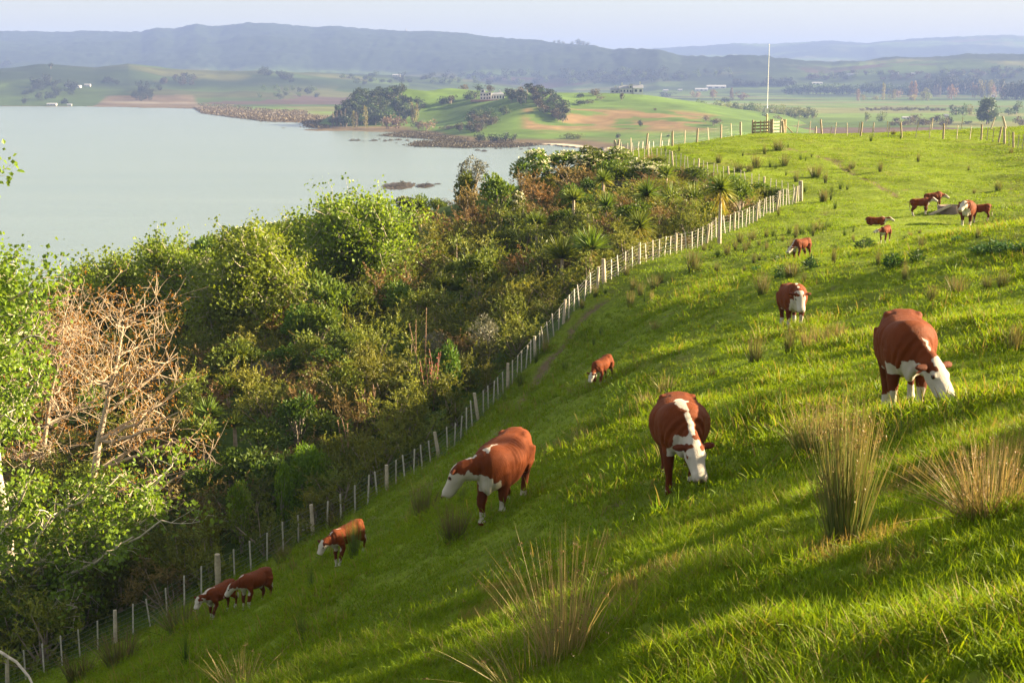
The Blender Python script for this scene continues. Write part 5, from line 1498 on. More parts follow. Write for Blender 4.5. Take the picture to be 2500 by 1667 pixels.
red = nd(nt, 'ShaderNodeMix', data_type='RGBA'); red.inputs['A'].default_value = (.085, .018, .0045, 1); red.inputs['B'].default_value = (.195, .044, .008, 1)
nt.links.new(n2.outputs['Fac'], red.inputs['Factor'])
dk = nd(nt, 'ShaderNodeMix', data_type='RGBA'); dk.inputs['B'].default_value = (.022, .008, .006, 1); nt.links.new(red.outputs['Result'], dk.inputs['A']); nt.links.new(ad.outputs['Fac'], dk.inputs['Factor'])
wh = nd(nt, 'ShaderNodeMix', data_type='RGBA'); wh.inputs['B'].default_value = (.47, .425, .36, 1)
nt.links.new(dk.outputs['Result'], wh.inputs['A']); nt.links.new(thr.outputs['Result'], wh.inputs['Factor'])
pk = nd(nt, 'ShaderNodeMix', data_type='RGBA'); pk.inputs['B'].default_value = (.38, .21, .17, 1)
nt.links.new(wh.outputs['Result'], pk.inputs['A']); nt.links.new(ak.outputs['Fac'], pk.inputs['Factor']); nt.links.new(pk.outputs['Result'], p.inputs['Base Color'])
bp = nd(nt, 'ShaderNodeBump', Strength=.7, Distance=.015); nt.links.new(n3.outputs['Fac'], bp.inputs['Height']); nt.links.new(bp.outputs['Normal'], p.inputs['Normal'])
nt.links.new(p.outputs['BSDF'], out.inputs['Surface'])
M_coat = m
M_eye = plain_mat('eye', (.012, .009, .008), .12, 0, 5, 0)
M_tag = plain_mat('ear_tag', (.55, .08, .04), .5, .05, 5, 0)
M_horn = plain_mat('hoof', (.10, .08, .06), .5, .2, 9, .1)


def ring_loft(mb, secs, n=16):
    """secs: list of (centre, right, up, half-width, half-height up, half-height down, squareness)"""
    rows = []
    for c, r, u, hw, hu, hd, e in secs:
        a = np.arange(n) * 2 * math.pi / n; ca, sa = np.cos(a), np.sin(a)
        f = lambda t: np.sign(t) * np.abs(t) ** (2 / e)
        rows.append(np.asarray(c) + f(ca)[:, None] * hw * np.asarray(r) + np.where(sa > 0, hu, hd)[:, None] * f(sa)[:, None] * np.asarray(u))
    v = np.concatenate(rows); k = len(rows)
    i = np.arange(k - 1)[:, None] * n; j = np.arange(n)[None]; j2 = (j + 1) % n
    mb.add(v, np.stack((i + j, i + j2, i + n + j2, i + n + j), -1).reshape(-1, 4))
    for e, s in ((0, 1), (k - 1, -1)):
        vv = np.vstack((rows[e], rows[e].mean(0))); ff = np.stack((np.arange(n), (np.arange(n) + 1) % n, np.full(n, n)), -1)
        mb.add(vv, ff[:, ::s])


def ellipsoid(mb, c, R, rad, n=12):
    """R: 3x3 columns = axes"""
    th = np.linspace(0, math.pi, n // 2 + 1); secs = []
    R = np.asarray(R, float)
    for t in th:
        q = max(math.sin(t), .02)
        secs.append((np.asarray(c) - R[:, 0] * rad[0] * math.cos(t), R[:, 1], R[:, 2], rad[1] * q, rad[2] * q, rad[2] * q, 2))
    ring_loft(mb, secs, n)


def rotz(a): c, s = math.cos(a), math.sin(a); return np.array(((c, -s, 0), (s, c, 0), (0, 0, 1)))
def roty(a): c, s = math.cos(a), math.sin(a); return np.array(((c, 0, s), (0, 1, 0), (-s, 0, c)))


def cow(name, u, v, heading, label, group, size=1.0, calf=False, neck_pitch=-30, neck_yaw=0, head_pitch=-55, head_yaw=None, fat=1.0, seed=0, voxel=.02, step=(0, 0, 0, 0), stripe=.5, tagged=False, lying=False,
        white_neck=.5, belly=.5, d=None, sock=.22, roll=0.0, pitch=0.0):
    """heading: world direction (x, y) the animal faces.  neck/head pitch in degrees (negative = down), yaw + = to its left"""
    rng = np.random.default_rng(seed)
    if d is None:
        h_ = hit(u, v)
        x0, y0 = h_
    else:
        q = at(u, d); x0, y0 = q[0], q[1]
    yaw = math.atan2(heading[1], heading[0]); W = rotz(yaw)
    S = size
    # slope under the animal along its heading
    fx, fy = W[:2, 0]
    zf, zb = gz(x0 + fx * .5 * S, y0 + fy * .5 * S), gz(x0 - fx * .55 * S, y0 - fy * .55 * S); g0 = gz(x0, y0)
    zm = (zf + zb) / 2
    pit = math.atan2(zf - zb, 1.05 * S) * .92 + math.radians(pitch)
    B = roty(-pit)                       # body pitch in local frame
    leg = .62 if calf else .56           # brisket clearance
    fwd, rt, up = B[:, 0], B[:, 1], B[:, 2]

    XS = .84 if calf else 1.0

    def bp_(x, y, z):
        x = x * XS
        return np.array((0, 0, (zm - g0) / S)) + np.array((0, 0, .9)) + B @ np.array((x, y, z - .9))
    zl = -.62 if lying else 0.0
    mb = MB()
    w = fat * (.86 if calf else 1.0); hgt = (.80 if calf else 1.0); sh = (.10 if calf else 0.0)
    st = [(-.88, 1.14, .05, .05, .06), (-.85, 1.10, .13, .11, .16), (-.76, 1.06, .235, .20, .27), (-.62, 1.03, .285, .265, .36), (-.45, 1.0, .31, .285, .42), (-.2, .965, .365, .315, .46), (.05, .95, .40, .325, .47), (.28, .96, .375, .335, .46),
          (.47, .99, .32, .345, .43), (.6, 1.0, .275, .335, .42), (.72, 1.0, .22, .28, .38), (.80, .99, .15, .2, .28), (.84, .97, .08, .1, .15)]
    _s = np.array(st); _t = np.arange(len(st)); _q = np.linspace(0, len(st) - 1, 60)
    def _cr(y):
        y = np.concatenate(([y[0]], y, [y[-1]])); i = np.minimum(_q.astype(int), len(st) - 2); f = _q - i; a, b, c, e = y[i], y[i + 1], y[i + 2], y[i + 3]
        return b + .5 * f * (c - a + f * (2 * a - 5 * b + 4 * c - e + f * (3 * (b - c) + e - a)))
    st = np.column_stack([_cr(_s[:, k]) for k in range(5)])
    ring_loft(mb, [(bp_(x, 0, cz + sh * .6 + zl + (0 if not calf else .02)), rt, up, hw * w, hu * (1 if not calf else .82), hd * hgt * (.86 if calf else 1.03), 2.25) for x, cz, hw, hu, hd in st], 36)
    for s in (1, -1):   # hip bones and shoulder blades
        ellipsoid(mb, bp_(-.52, .2 * w * s, 1.20 + sh * .3 + zl), B, (.13, .07, .07)); ellipsoid(mb, bp_(.48, .24 * w * s, .95 + sh * .5 + zl), B, (.17, .075, .27)); ellipsoid(mb, bp_(-.58, .2 * w * s, .93 + sh * .5 + zl), B, (.22, .10, .27))
    # neck and head
    np_, ny = math.radians(neck_pitch), math.radians(neck_yaw)
    hp_, hy = math.radians(head_pitch), math.radians(neck_yaw if head_yaw is None else head_yaw)
    NR = rotz(ny) @ roty(-np_) ; HR = rotz(hy) @ roty(-hp_)
    n0 = bp_(.60, 0, 1.08 + sh * .4 + zl); nl = .52 if not calf else .44
    n1_ = n0 + NR[:, 0] * nl
    HS = 1.0 if not calf else .9
    secs = []
    for t, hw, hu, hd in ((0, .185, .24, .36), (.25, .165, .21, .31), (.5, .14, .185, .255), (.75, .13, .175, .225), (1.0, .125, .165, .19)):
        k = .85 if calf else 1.0
        secs.append((n0 + NR[:, 0] * nl * t, NR[:, 1], NR[:, 2], hw * k, hu * k, hd * k, 2.1))
    ring_loft(mb, secs, 16)
    ellipsoid(mb, n1_ + (n0 - n1_) * .0, HR, (.15 * HS, .125 * HS, .14 * HS))
    poll = n1_ + HR[:, 2] * .03
    hl = (.41 if not calf else .36) * HS
    hs = [(-.12, .10, .09, .10), (0, .135, .125, .14), (.10, .148, .13, .165), (.2, .142, .12, .175), (.32, .126, .10, .165), (.44, .114, .09, .145), (.54, .124, .092, .136), (.62, .116, .082, .118), (.65, .10, .068, .095), (.655, .06, .04, .05)]
    ring_loft(mb, [(poll + HR[:, 0] * (t * hl / .5) , HR[:, 1], HR[:, 2], hw * HS, hu * HS, hd * HS, 2.3) for t, hw, hu, hd in hs], 16)
    for s in (1, -1):   # brow, nostril rims
        ellipsoid(mb, poll + HR @ (np.array((.16, .122 * s, .06)) * HS), HR, (.055, .035, .035)); ellipsoid(mb, poll + HR @ (np.array((.56, .058 * s, .035)) * HS), HR, (.03, .028, .025))
    ears = []
    for s in (1, -1):
        a = unit(np.array((-.12, .9 * s, -.12 if not calf else 0.02))); E = np.column_stack((HR @ a, HR @ unit(np.cross((0, 0, 1), a)), HR @ unit(np.cross(a, np.cross((0, 0, 1), a)))))
        ec = poll + HR @ (np.array((.02, .125 * s, .05)) * HS) + E[:, 0] * .105 * HS
        ellipsoid(mb, ec, E, (.118 * HS, .06 * HS, .026)); ears.append((ec, E))
    # brisket / dewlap
    ellipsoid(mb, bp_(.70, 0, .72 + sh * 1.2 + zl), B, (.17, .09 * w, .2)) if not calf else ellipsoid(mb, bp_(.66, 0, .85 + zl), B, (.13, .09, .15))
    # legs
    feet = []
    def foot(x, y):
        wp = W @ np.array((x * S, y * S, 0)); return np.array((x, y, (gz(x0 + wp[0], y0 + wp[1]) - g0) / S))
    if not lying:
        k = .80 if calf else 1.0
        for s, dx in ((1, step[0]), (-1, step[1])):
            f = foot(.50 * XS + dx, .17 * s); a = bp_(.50, .2 * s, .92); e = bp_(.45, .19 * s, .66 + sh * .3)
            kn = f + (e - f) * .52 + np.array((.035 + dx * .25, 0, 0)); ft = f + np.array((-.02, 0, .11))
            for q in ((a, e, kn, kn * .55 + ft * .45, ft, f + (0.015, 0, .045), f + (.02, 0, -.01)),):
                mb.tube(q, np.array((.15, .115, .074, .054, .057, .064, .068)) * (k * 1.08 if calf else 1), 10)
            feet.append((f, kn))
        for s, dx in ((1, step[2]), (-1, step[3])):
            f = foot(-.58 * XS + dx, .18 * s); a = bp_(-.58, .19 * s, 1.0); e = bp_(-.48, .21 * s, .72 + sh * .3)
            hk = f + np.array((-.11, 0, .46 * (1.02 if calf else 1))) + B[:, 0] * .0; ft = f + np.array((-.03, 0, .11))
            mb.tube((a, e, e * .5 + hk * .5 + np.array((.01, 0, 0)), hk, hk * .5 + ft * .5 + np.array((.0, 0, 0)), ft, f + (0.015, 0, .045), f + (.02, 0, -.01)), np.array((.20, .17, .118, .078, .056, .058, .064, .068)) * (k * 1.08 if calf else 1), 10)
            feet.append((f, hk))
    else:
        for s in (1, -1):
            mb.tube((bp_(.5, .2 * s, .36), bp_(.68, .24 * s, .14), bp_(.5, .26 * s, .12), bp_(.38, .27 * s, .12)), (.12, .075, .06, .05), 8)
            mb.tube((bp_(-.5, .24 * s, .4), bp_(-.25, .34 * s, .2), bp_(-.55, .36 * s, .13), bp_(-.3, .4 * s, .12)), (.2, .14, .07, .05), 8)
    # tail
    tl = [bp_(-.84, 0, 1.20 + sh * .4 + zl), bp_(-.93, 0, 1.12 + zl), bp_(-.955, .01, .9 + zl * .8), bp_(-.95, .02, .68 + zl * .5), bp_(-.94, .02, .5 + zl * .2), bp_(-.93, .02, .36)]
    mb.tube(tl, (.05, .036, .028, .026, .045, .015), 8)
    me0 = mb.mesh('cow_raw', [])
    tmp = bpy.data.objects.new('tmp', me0); COL.objects.link(tmp)
    rm = tmp.modifiers.new('r', 'REMESH'); rm.mode = 'VOXEL'; rm.voxel_size = voxel
    sm = tmp.modifiers.new('s', 'SMOOTH'); sm.factor = .5; sm.iterations = 9 if voxel < .024 else 4
    dg = bpy.context.evaluated_depsgraph_get(); ev = tmp.evaluated_get(dg)
    me = bpy.data.meshes.new_from_object(ev); me.name = 'body'
    bpy.data.objects.remove(tmp); bpy.data.meshes.remove(me0)
    N = len(me.vertices); P = np.empty(N * 3, np.float32); me.vertices.foreach_get('co', P); P = P.reshape(-1, 3).astype(float)
    # ---- coat pattern in the animal's own frame
    bl = ((P - np.array((0, 0, (zm - g0) / S + .9))) @ B) / np.array((XS, 1, 1)) + np.array((0, 0, .9))           # body coordinates
    hd_ = (P - poll) @ HR / HS                                                            # head coordinates
    nk = (P - n0) @ NR                                                                    # neck coordinates
    nz = fbm(P[:, 0] * 7 + seed, P[:, 2] * 7 + P[:, 1] * 5, seed + 3, 3)
    white = np.zeros(N); dark = np.zeros(N); pink = np.zeros(N)
    inhead = (hd_[:, 0] > -.07 + .05 * nz) & (np.abs(hd_[:, 1]) < .2) & (np.abs(hd_[:, 2]) < .24) & (hd_[:, 0] < .75)
    white[inhead] = 1
    for ec, E in ears:
        l = (P - ec) @ E; isear = (np.abs(l[:, 0] / .15) ** 2 + np.abs(l[:, 1] / .085) ** 2 + np.abs(l[:, 2] / .05) ** 2) < 1.25
        white[isear] = 0; dark[isear] = .35
    cheek = inhead & (hd_[:, 0] < .02) & (np.abs(hd_[:, 1]) > .07); white[cheek & (rng.random() < .8)] = .15
    under = (nk[:, 0] > -.1) & (nk[:, 0] < nl * 1.05) & ~inhead & (nk[:, 2] < -.10 - .10 * (1 - nk[:, 0] / nl) + .07 * nz + .10 * (white_neck - .5)) & (bl[:, 0] > .5) & (np.abs(nk[:, 1]) < .2)
    for (f, kn) in []: pass
    white[under] = 1
    chest = (bl[:, 0] > .50 + .06 * nz) & (bl[:, 2] < .86 + sh * .6 + .09 * nz + zl * .6 + .1 * (white_neck - .5)) & (np.abs(bl[:, 1]) < .135) & (bl[:, 2] > .52 + zl)
    white[chest] = 1
    bel = (bl[:, 2] < .56 + .05 * nz + (belly - .5) * .12 + zl * .9 + sh * 1.2) & (np.abs(bl[:, 1]) < .26) & (bl[:, 0] > -.5) & (bl[:, 0] < .5) & (bl[:, 2] > .44 + zl + sh)
    white[bel] = 1
    crest = (np.abs(nk[:, 1] + .01 * np.sin(nk[:, 0] * 20)) < (.05 + .03 * nz) * min(1, stripe * 2)) & (nk[:, 2] > .09) & (nk[:, 0] > -.05) & (nk[:, 0] < nl * .8)
    wither = (np.abs(bl[:, 1]) < (.065 + .05 * nz) * stripe) & (bl[:, 2] > 1.1) & (bl[:, 0] > .2 - .25 * (stripe > .8)) & (bl[:, 0] < .72)
    if stripe > .15: white[(crest | wither) & (nz > -.55 + .5 * (1 - min(1, stripe)))] = 1
    if not lying:
        for (f, kn) in feet:
            q = (np.hypot(P[:, 0] - f[0], P[:, 1] - f[1]) < .2) & (P[:, 2] < f[2] + sock + .08 * nz) & (P[:, 2] > f[2] + .045)
            white[q] = 1
            hf = (np.hypot(P[:, 0] - f[0], P[:, 1] - f[1]) < .2) & (P[:, 2] <= f[2] + .05); white[hf] = 0; dark[hf] = .8
            up_ = (np.hypot(P[:, 0] - kn[0], P[:, 1] - kn[1]) < .13) & (P[:, 2] > f[2] + sock + .1) & (P[:, 2] < kn[2] + .22); white[up_] = 0
            lg = (np.hypot(P[:, 0] - kn[0], P[:, 1] - kn[1]) < .2) & (P[:, 2] < kn[2] + .25); dark[lg & (white < .5)] = .35
    tuftm = (np.linalg.norm(P - tl[4], axis=1) < .16); white[tuftm] = 1
    for ec, E in ears:
        l = (P - ec) @ E; isear = (np.abs(l[:, 0] / .15) ** 2 + np.abs(l[:, 1] / .085) ** 2 + np.abs(l[:, 2] / .06) ** 2) < 1.2
        white[isear] = 0; dark[isear] = .4
    muz = inhead & (hd_[:, 0] > .52); pink[muz] = np.clip((hd_[muz, 0] - .52) / .04, 0, 1)
    rim = np.zeros(N)
    for s in (1, -1):
        r_ = np.linalg.norm(hd_ - np.array((.17, .145 * s, .045)), axis=1); white[(r_ < .042)] = .25
    # brown smudges round the eyes and grey on the nose bridge
    for s in (1, -1):
        if rng.random() < .8:
            q = np.array((.05 + rng.uniform(-.03, .04), (.09 + rng.uniform(-.02, .02)) * s, .1)); white[np.linalg.norm((hd_ - q) * (1, 1.3, .6), axis=1) < .035 + .02 * rng.random()] = 0
    dark[inhead & (hd_[:, 0] > .36) & (hd_[:, 0] < .52) & (hd_[:, 2] > .02)] = .0
    # soften masks a little so that the jagged edge has something to bite on
    e = np.empty(len(me.edges) * 2, np.int32); me.edges.foreach_get('vertices', e); e = e.reshape(-1, 2)
    deg = np.bincount(e.ravel(), minlength=N) + 1.0
    for _ in range(4):
        for arr in (white, dark, pink):
            a2 = arr.copy(); np.add.at(a2, e[:, 0], arr[e[:, 1]]); np.add.at(a2, e[:, 1], arr[e[:, 0]]); arr[:] = a2 / deg
    for k, arr in (('white', white), ('dark', dark), ('pink', pink)):
        a_ = me.attributes.new(k, 'FLOAT', 'POINT'); a_.data.foreach_set('value', arr.astype(np.float32))
    NV = np.empty(N * 3, np.float32); me.vertices.foreach_get('normal', NV); NV = NV.reshape(-1, 3)
    onbody = np.clip((.55 - np.abs(bl[:, 0])) * 6, 0, 1) * (np.abs(bl[:, 1]) > .15)
    ribs = .006 * np.sin((bl[:, 0] + .25 * (bl[:, 2] - .9)) * 62) * onbody * np.clip((bl[:, 2] - .7) * 5, 0, 1) * np.clip((.42 - bl[:, 0]) * 5, 0, 1) * np.clip((bl[:, 0] + .35) * 5, 0, 1)
    lump = .016 * fbm(P[:, 0] * 4.5 + P[:, 1] * 2.3, P[:, 2] * 4.5 - P[:, 1] * 2.9, seed + 21, 3)
    fold = .010 * np.sin(nk[:, 0] * 55 + nk[:, 2] * 12) * np.clip((nk[:, 0]) * 8, 0, 1) * np.clip((nl * .75 - nk[:, 0]) * 8, 0, 1) * (~inhead) * (bl[:, 0] > .6)
    flank = -.03 * np.exp(-(((bl[:, 0] + .36) / .09) ** 2 + ((bl[:, 2] - 1.12) / .13) ** 2)) - .02 * np.exp(-(((bl[:, 0] - .33) / .05) ** 2 + ((bl[:, 2] - .95) / .25) ** 2))
    P2 = P + NV * (ribs + lump + fold + flank * (np.abs(bl[:, 1]) > .12))[:, None]
    me.vertices.foreach_set('co', P2.astype(np.float32).ravel())
    me.polygons.foreach_set('use_smooth', np.ones(len(me.polygons), bool))
    me.materials.clear(); me.materials.append(M_coat)
    root = link(name, None, loc=(x0, y0, g0 - (.0 if not lying else .0)), rz=yaw, scale=S)
    link('body', me, root)
    for s in (1, -1):
        mb = MB(); ellipsoid(mb, poll + HR @ (np.array((.165, .138 * s, .046)) * HS), HR, (.03, .02, .024), 10); link('eye', mb.mesh('eye', [M_eye]), root)
        mb = MB(); ellipsoid(mb, poll + HR @ (np.array((.578, .06 * s, .03)) * HS), HR, (.014, .018, .012), 8); link('nostril', mb.mesh('nostril', [M_eye]), root)
    if tagged:
        ec, E = ears[1]; mb = MB(); c = ec + E[:, 0] * .03 + HR[:, 0] * .04 - HR[:, 2] * .035
        mb.box(c, (.006, .03, .036), 0, R=np.column_stack((HR[:, 0], HR[:, 1], HR[:, 2]))); link('ear_tag', mb.mesh('ear_tag', [M_tag]), root)
    PLACED.append((x0, y0, .8))
    return tag(root, label, 'cow' if not calf else 'calf', group)


GC, GK = 'grazing Hereford cows', 'Hereford calves'
cow('cow', 2202, 935, (-.16, -.98), 'big red cow grazing at the right with a red ear tag and white face', GC, 1.07, pitch=-8, neck_pitch=-36, neck_yaw=36, head_pitch=-50, head_yaw=38, fat=1.05, seed=1, voxel=.017, step=(.05, -.06, 0, .08), stripe=.2, tagged=True, d=20.8)
cow('cow', 1655, 1150, (-.05, -1.0), 'red cow facing the camera with a white stripe down its back', GC, .96, neck_pitch=-40, neck_yaw=20, head_pitch=-50, head_yaw=16, fat=1.16, seed=2, voxel=.017, stripe=1.3, d=20.2, step=(-.05, .05, 0, 0), sock=.1)
cow('cow', 1228, 1220, (-.36, -.93), 'red cow left of the striped one, looking down the slope', GC, 1.02, pitch=-4, neck_pitch=-10, neck_yaw=-50, head_pitch=-62, head_yaw=-85, fat=1.06, seed=3, voxel=.017, stripe=.35, d=24.4, step=(-.03, .06, .05, -.05), sock=.13)
cow('cow', 1932, 790, (-.02, -1.0), 'cow standing head up and facing the camera in the middle of the pasture', GC, 1.0, neck_pitch=2, neck_yaw=0, head_pitch=-62, head_yaw=4, fat=1.05, seed=4, voxel=.022, stripe=.3, tagged=True, d=41, sock=.3)
cow('cow', 2358, 548, (-.30, -.95), 'cow with raised white face beside the water trough', GC, 1.03, neck_pitch=12, neck_yaw=-14, head_pitch=-38, head_yaw=-30, fat=1.1, seed=5, voxel=.026, stripe=.2, d=72, sock=.3)
cow('calf', 1470, 925, (-.62, -.78), 'calf grazing head down alone in the middle of the slope', GK, .62, True, neck_pitch=-50, neck_yaw=0, head_pitch=-62, seed=6, voxel=.026, stripe=.1, d=41.5)
cow('calf', 848, 1345, (-.66, -.75), 'calf walking down behind a rush clump near the fence', GK, .66, True, neck_pitch=-16, neck_yaw=-8, head_pitch=-62, seed=7, voxel=.024, stripe=.25, d=30.5, step=(.08, -.06, -.06, .08))
cow('calf', 625, 1440, (-.62, -.78), 'upper of the two touching calves by the lower fence', GK, .68, True, neck_pitch=-18, neck_yaw=-25, head_pitch=-58, head_yaw=-45, seed=8, voxel=.024, stripe=.3, d=33.2, step=(.06, 0, 0, .05))
cow('calf', 540, 1495, (-.66, -.75), 'lower calf at the bottom left with a white face, walking downhill', GK, .65, True, neck_pitch=-6, neck_yaw=0, head_pitch=-62, seed=9, voxel=.024, stripe=.5, d=34.6, step=(.1, -.05, -.05, .08), white_neck=.7)
cow('calf', 1955, 625, (-.78, -.62), 'calf grazing in green weeds above the standing cow', GK, .66, True, neck_pitch=-42, neck_yaw=-5, head_pitch=-42, seed=10, voxel=.03, stripe=.4, d=56, belly=.8, white_neck=.8)
cow('calf', 2160, 590, (-.55, -.83), 'small bright calf sniffing a thistle clump', GK, .58, True, neck_pitch=-5, neck_yaw=-30, head_pitch=-20, head_yaw=-40, seed=11, voxel=.03, stripe=.3, d=63, white_neck=.8)
cow('calf', 2138, 540, (.95, -.3), 'calf lying down on the grass left of the trough', GK, .66, True, neck_pitch=12, neck_yaw=10, head_pitch=-25, seed=12, voxel=.03, stripe=1.2, lying=True, d=70, belly=.9, white_neck=.9)
cow('calf', 2245, 527, (.98, -.05), 'dark calf standing side-on at the left end of the trough', GK, .70, True, neck_pitch=18, neck_yaw=-18, head_pitch=-28, seed=13, voxel=.03, stripe=.3, d=76, white_neck=.8, sock=.3)
cow('calf', 2278, 518, (.95, .1), 'dark calf behind the side-on one, drinking at the trough', GK, .70, True, neck_pitch=-18, neck_yaw=-5, head_pitch=-30, seed=14, voxel=.03, stripe=.1, d=79, sock=.3)
cow('calf', 2392, 553, (-.95, .15), 'calf tucked in behind the cow at the trough', GK, .70, True, neck_pitch=-8, neck_yaw=10, head_pitch=-30, seed=15, voxel=.03, stripe=.1, d=73.2, sock=.3)

# water trough with a sloping plank at its end
p = at(2326, 76.5); root = link('water_trough', None, loc=p)
M_conc = plain_mat('trough_concrete', (.19, .14, .105), .85, .2, 4, .3)
mb = MB(); n = 28; a = np.arange(n) * 2 * math.pi / n
R0, R1, hh = .8, .7, .36
def rg(r, z): return np.column_stack((np.cos(a) * r, np.sin(a) * r * .8, np.full(n, z)))
v = np.vstack((rg(R0 * 1.04, -.4), rg(R0, hh), rg(R1, hh), rg(R1 * .97, .1)))
i = np.arange(3)[:, None] * n; j = np.arange(n)[None]; j2 = (j + 1) % n
mb.add(v, np.stack((i + j, i + j2, i + n + j2, i + n + j), -1).reshape(-1, 4)); link('basin', mb.mesh('basin', [M_conc]), root)
mb = MB(); vv = np.vstack((rg(R1 * .985, .29), [(0, 0, .29)])); mb.add(vv, np.stack((np.arange(n), (np.arange(n) + 1) % n, np.full(n, n)), -1)); link('water', mb.mesh('water', [plain_mat('trough_water', (.05, .05, .04), .05, .05, 3, 0)]), root)
tag(root, 'round concrete water trough in front of the drinking calf', 'trough')
p2 = at(2283, 76); mb = MB(); L = np.array((1.0, -.15, .5)); mb.box((.25, 0, .28), (.62, .12, .05), 0, (.45, .38, .3), R=np.column_stack((unit(L), unit(np.cross((0, 0, 1), L)), unit(np.cross(L, np.cross((0, 0, 1), L))))))
tag(link('ramp_plank', mb.mesh('ramp_plank', [M_post]), loc=p2), 'weathered plank sloping up to the rim of the trough', 'plank')
# ------------------------------------------------------------------ rush clumps and weeds on the pasture
def rush_mesh(seed, n, kind, spread=.16, lean=.30, w=.011, seeds=True):
    """one metre tall clump"""
    rng = np.random.default_rng(seed); mb = MB()
    a = rng.uniform(0, 6.28, n); t = np.abs(rng.normal(0, lean, n))
    d = unit(np.column_stack((np.cos(a) * t, np.sin(a) * t, np.ones(n))))
    p = np.column_stack((np.cos(a) * spread * rng.uniform(0, 1, n) ** .6, np.sin(a) * spread * rng.uniform(0, 1, n) ** .6, np.full(n, -.12)))
    L = rng.uniform(.45, 1.12, n)
    bend = np.column_stack((np.cos(a), np.sin(a), np.full(n, -.4))) * (L * t * rng.uniform(.1, .5, n))[:, None]
    gb = np.array((.065, .105, .022)); gt = {'green': (.10, .15, .03), 'brown': (.20, .145, .07), 'dry': (.36, .27, .12), 'gold': (.27, .20, .09)}[kind]
    base = {'green': gb, 'brown': gb, 'gold': gb * 1.3, 'dry': np.array((.20, .17, .06))}[kind]
    mix = rng.random((n, 1)) < {'green': .25, 'brown': .78, 'dry': .9, 'gold': .75}[kind]
    c1 = np.where(mix, np.array(gt), (.13, .18, .03)) * rng.uniform(.65, 1.25, (n, 1)); c0 = base * rng.uniform(.7, 1.3, (n, 1))
    mb.blades(p, d, L, w, bend, 0, c0, c1, seg=4)
    if seeds and kind != 'green':
        m = n // 2; k = rng.integers(0, n, m); tip = p[k] + d[k] * L[k][:, None] * .82 + bend[k] * .68
        for q in range(4):
            mb.leaves(tip + rng.normal(0, .014, (m, 3)), unit(rng.normal(size=(m, 3)) + (0, 0, .4)), rng.normal(size=(m, 3)), .022, .013, 0, np.array((.20, .135, .06)) * rng.uniform(.6, 1.2, (m, 1)))
    return mb.mesh('rush', [M_rush])


RU = {'g': [rush_mesh(800 + i, 130, 'green', .15, .2, .022) for i in range(3)], 'b': [rush_mesh(810 + i, 170, 'brown', .18, .27, .021) for i in range(4)], 'd': [rush_mesh(820 + i, 110, 'dry', .2, .32, .022) for i in range(3)]}
MARKS = [(2215, 850, 'the big tagged cow'), (1660, 1060, 'the striped cow'), (1210, 1130, 'the cow looking downhill'), (1930, 750, 'the cow standing head up'), (1465, 900, 'the lone grazing calf'), (840, 1320, 'the calf behind the rushes'), (580, 1440, 'the two touching calves'),
         (1945, 610, 'the calf in the weeds'), (2150, 570, 'the calf at the thistles'), (2135, 530, 'the lying calf'), (2270, 505, 'the trough calves'), (2370, 525, 'the cow at the trough'), (1956, 475, 'the fence corner'), (1870, 315, 'the timber gate'), (1472, 670, 'the middle strainer post'),
         (1700, 590, 'the bend of the fence'), (547, 1400, 'the lower strainer post'), (1280, 900, 'the straight of the lower fence'), (1750, 420, 'the back fence'), (2050, 400, 'the hilltop track'), (2270, 330, 'the hilltop fence'), (1200, 1060, 'the brown cattle track'), (2456, 340, 'the double post'), (2480, 620, 'the weeds at the right edge')]


def where(u, v):
    m = min(MARKS, key=lambda q: math.hypot(q[0] - u, (q[1] - v) * 1.3))
    dx, dy = u - m[0], v - m[1]
    if abs(dx) > abs(dy) * 1.2: s = 'left of' if dx < 0 else 'right of'
    else: s = 'above' if dy < 0 else 'below'
    return s + ' ' + m[2]


def rush(u, v, h, w, kind, label=None, mesh=None):
    q = hit(u, v)
    if q is None or in_poly(np.array([q[0]]), np.array([q[1]]), BUSH)[0]: return
    x, y = q; sc = y / F; H, W_ = h * sc * (1.3 if mesh is None else 1.0), w * sc * .95
    k = int(u * 7 + v) % 97; ms = mesh or RU[kind]
    word = {'g': 'green', 'b': 'brown-tipped', 'd': 'dry straw-coloured'}[kind]
    size = 'broad' if W_ > H * .95 else ('tall' if H > .75 else ('slender' if W_ < H * .45 else 'small'))
    n = gnormal(x, y)
    o = link('rush_clump', ms[k % len(ms)], loc=(x, y, gz(x, y)), rz=k * 1.7, scale=(W_ / .62, W_ / .62, H))
    tag(o, label or '%s %s rush clump %s' % (size, word, where(u, v)), 'rush', 'rush clumps on the pasture')


def lst(ox, oy, s, items):
    for X, Y, h, w, k in items: rush(ox + X * s, oy + Y * s, h * s, w * s, k)


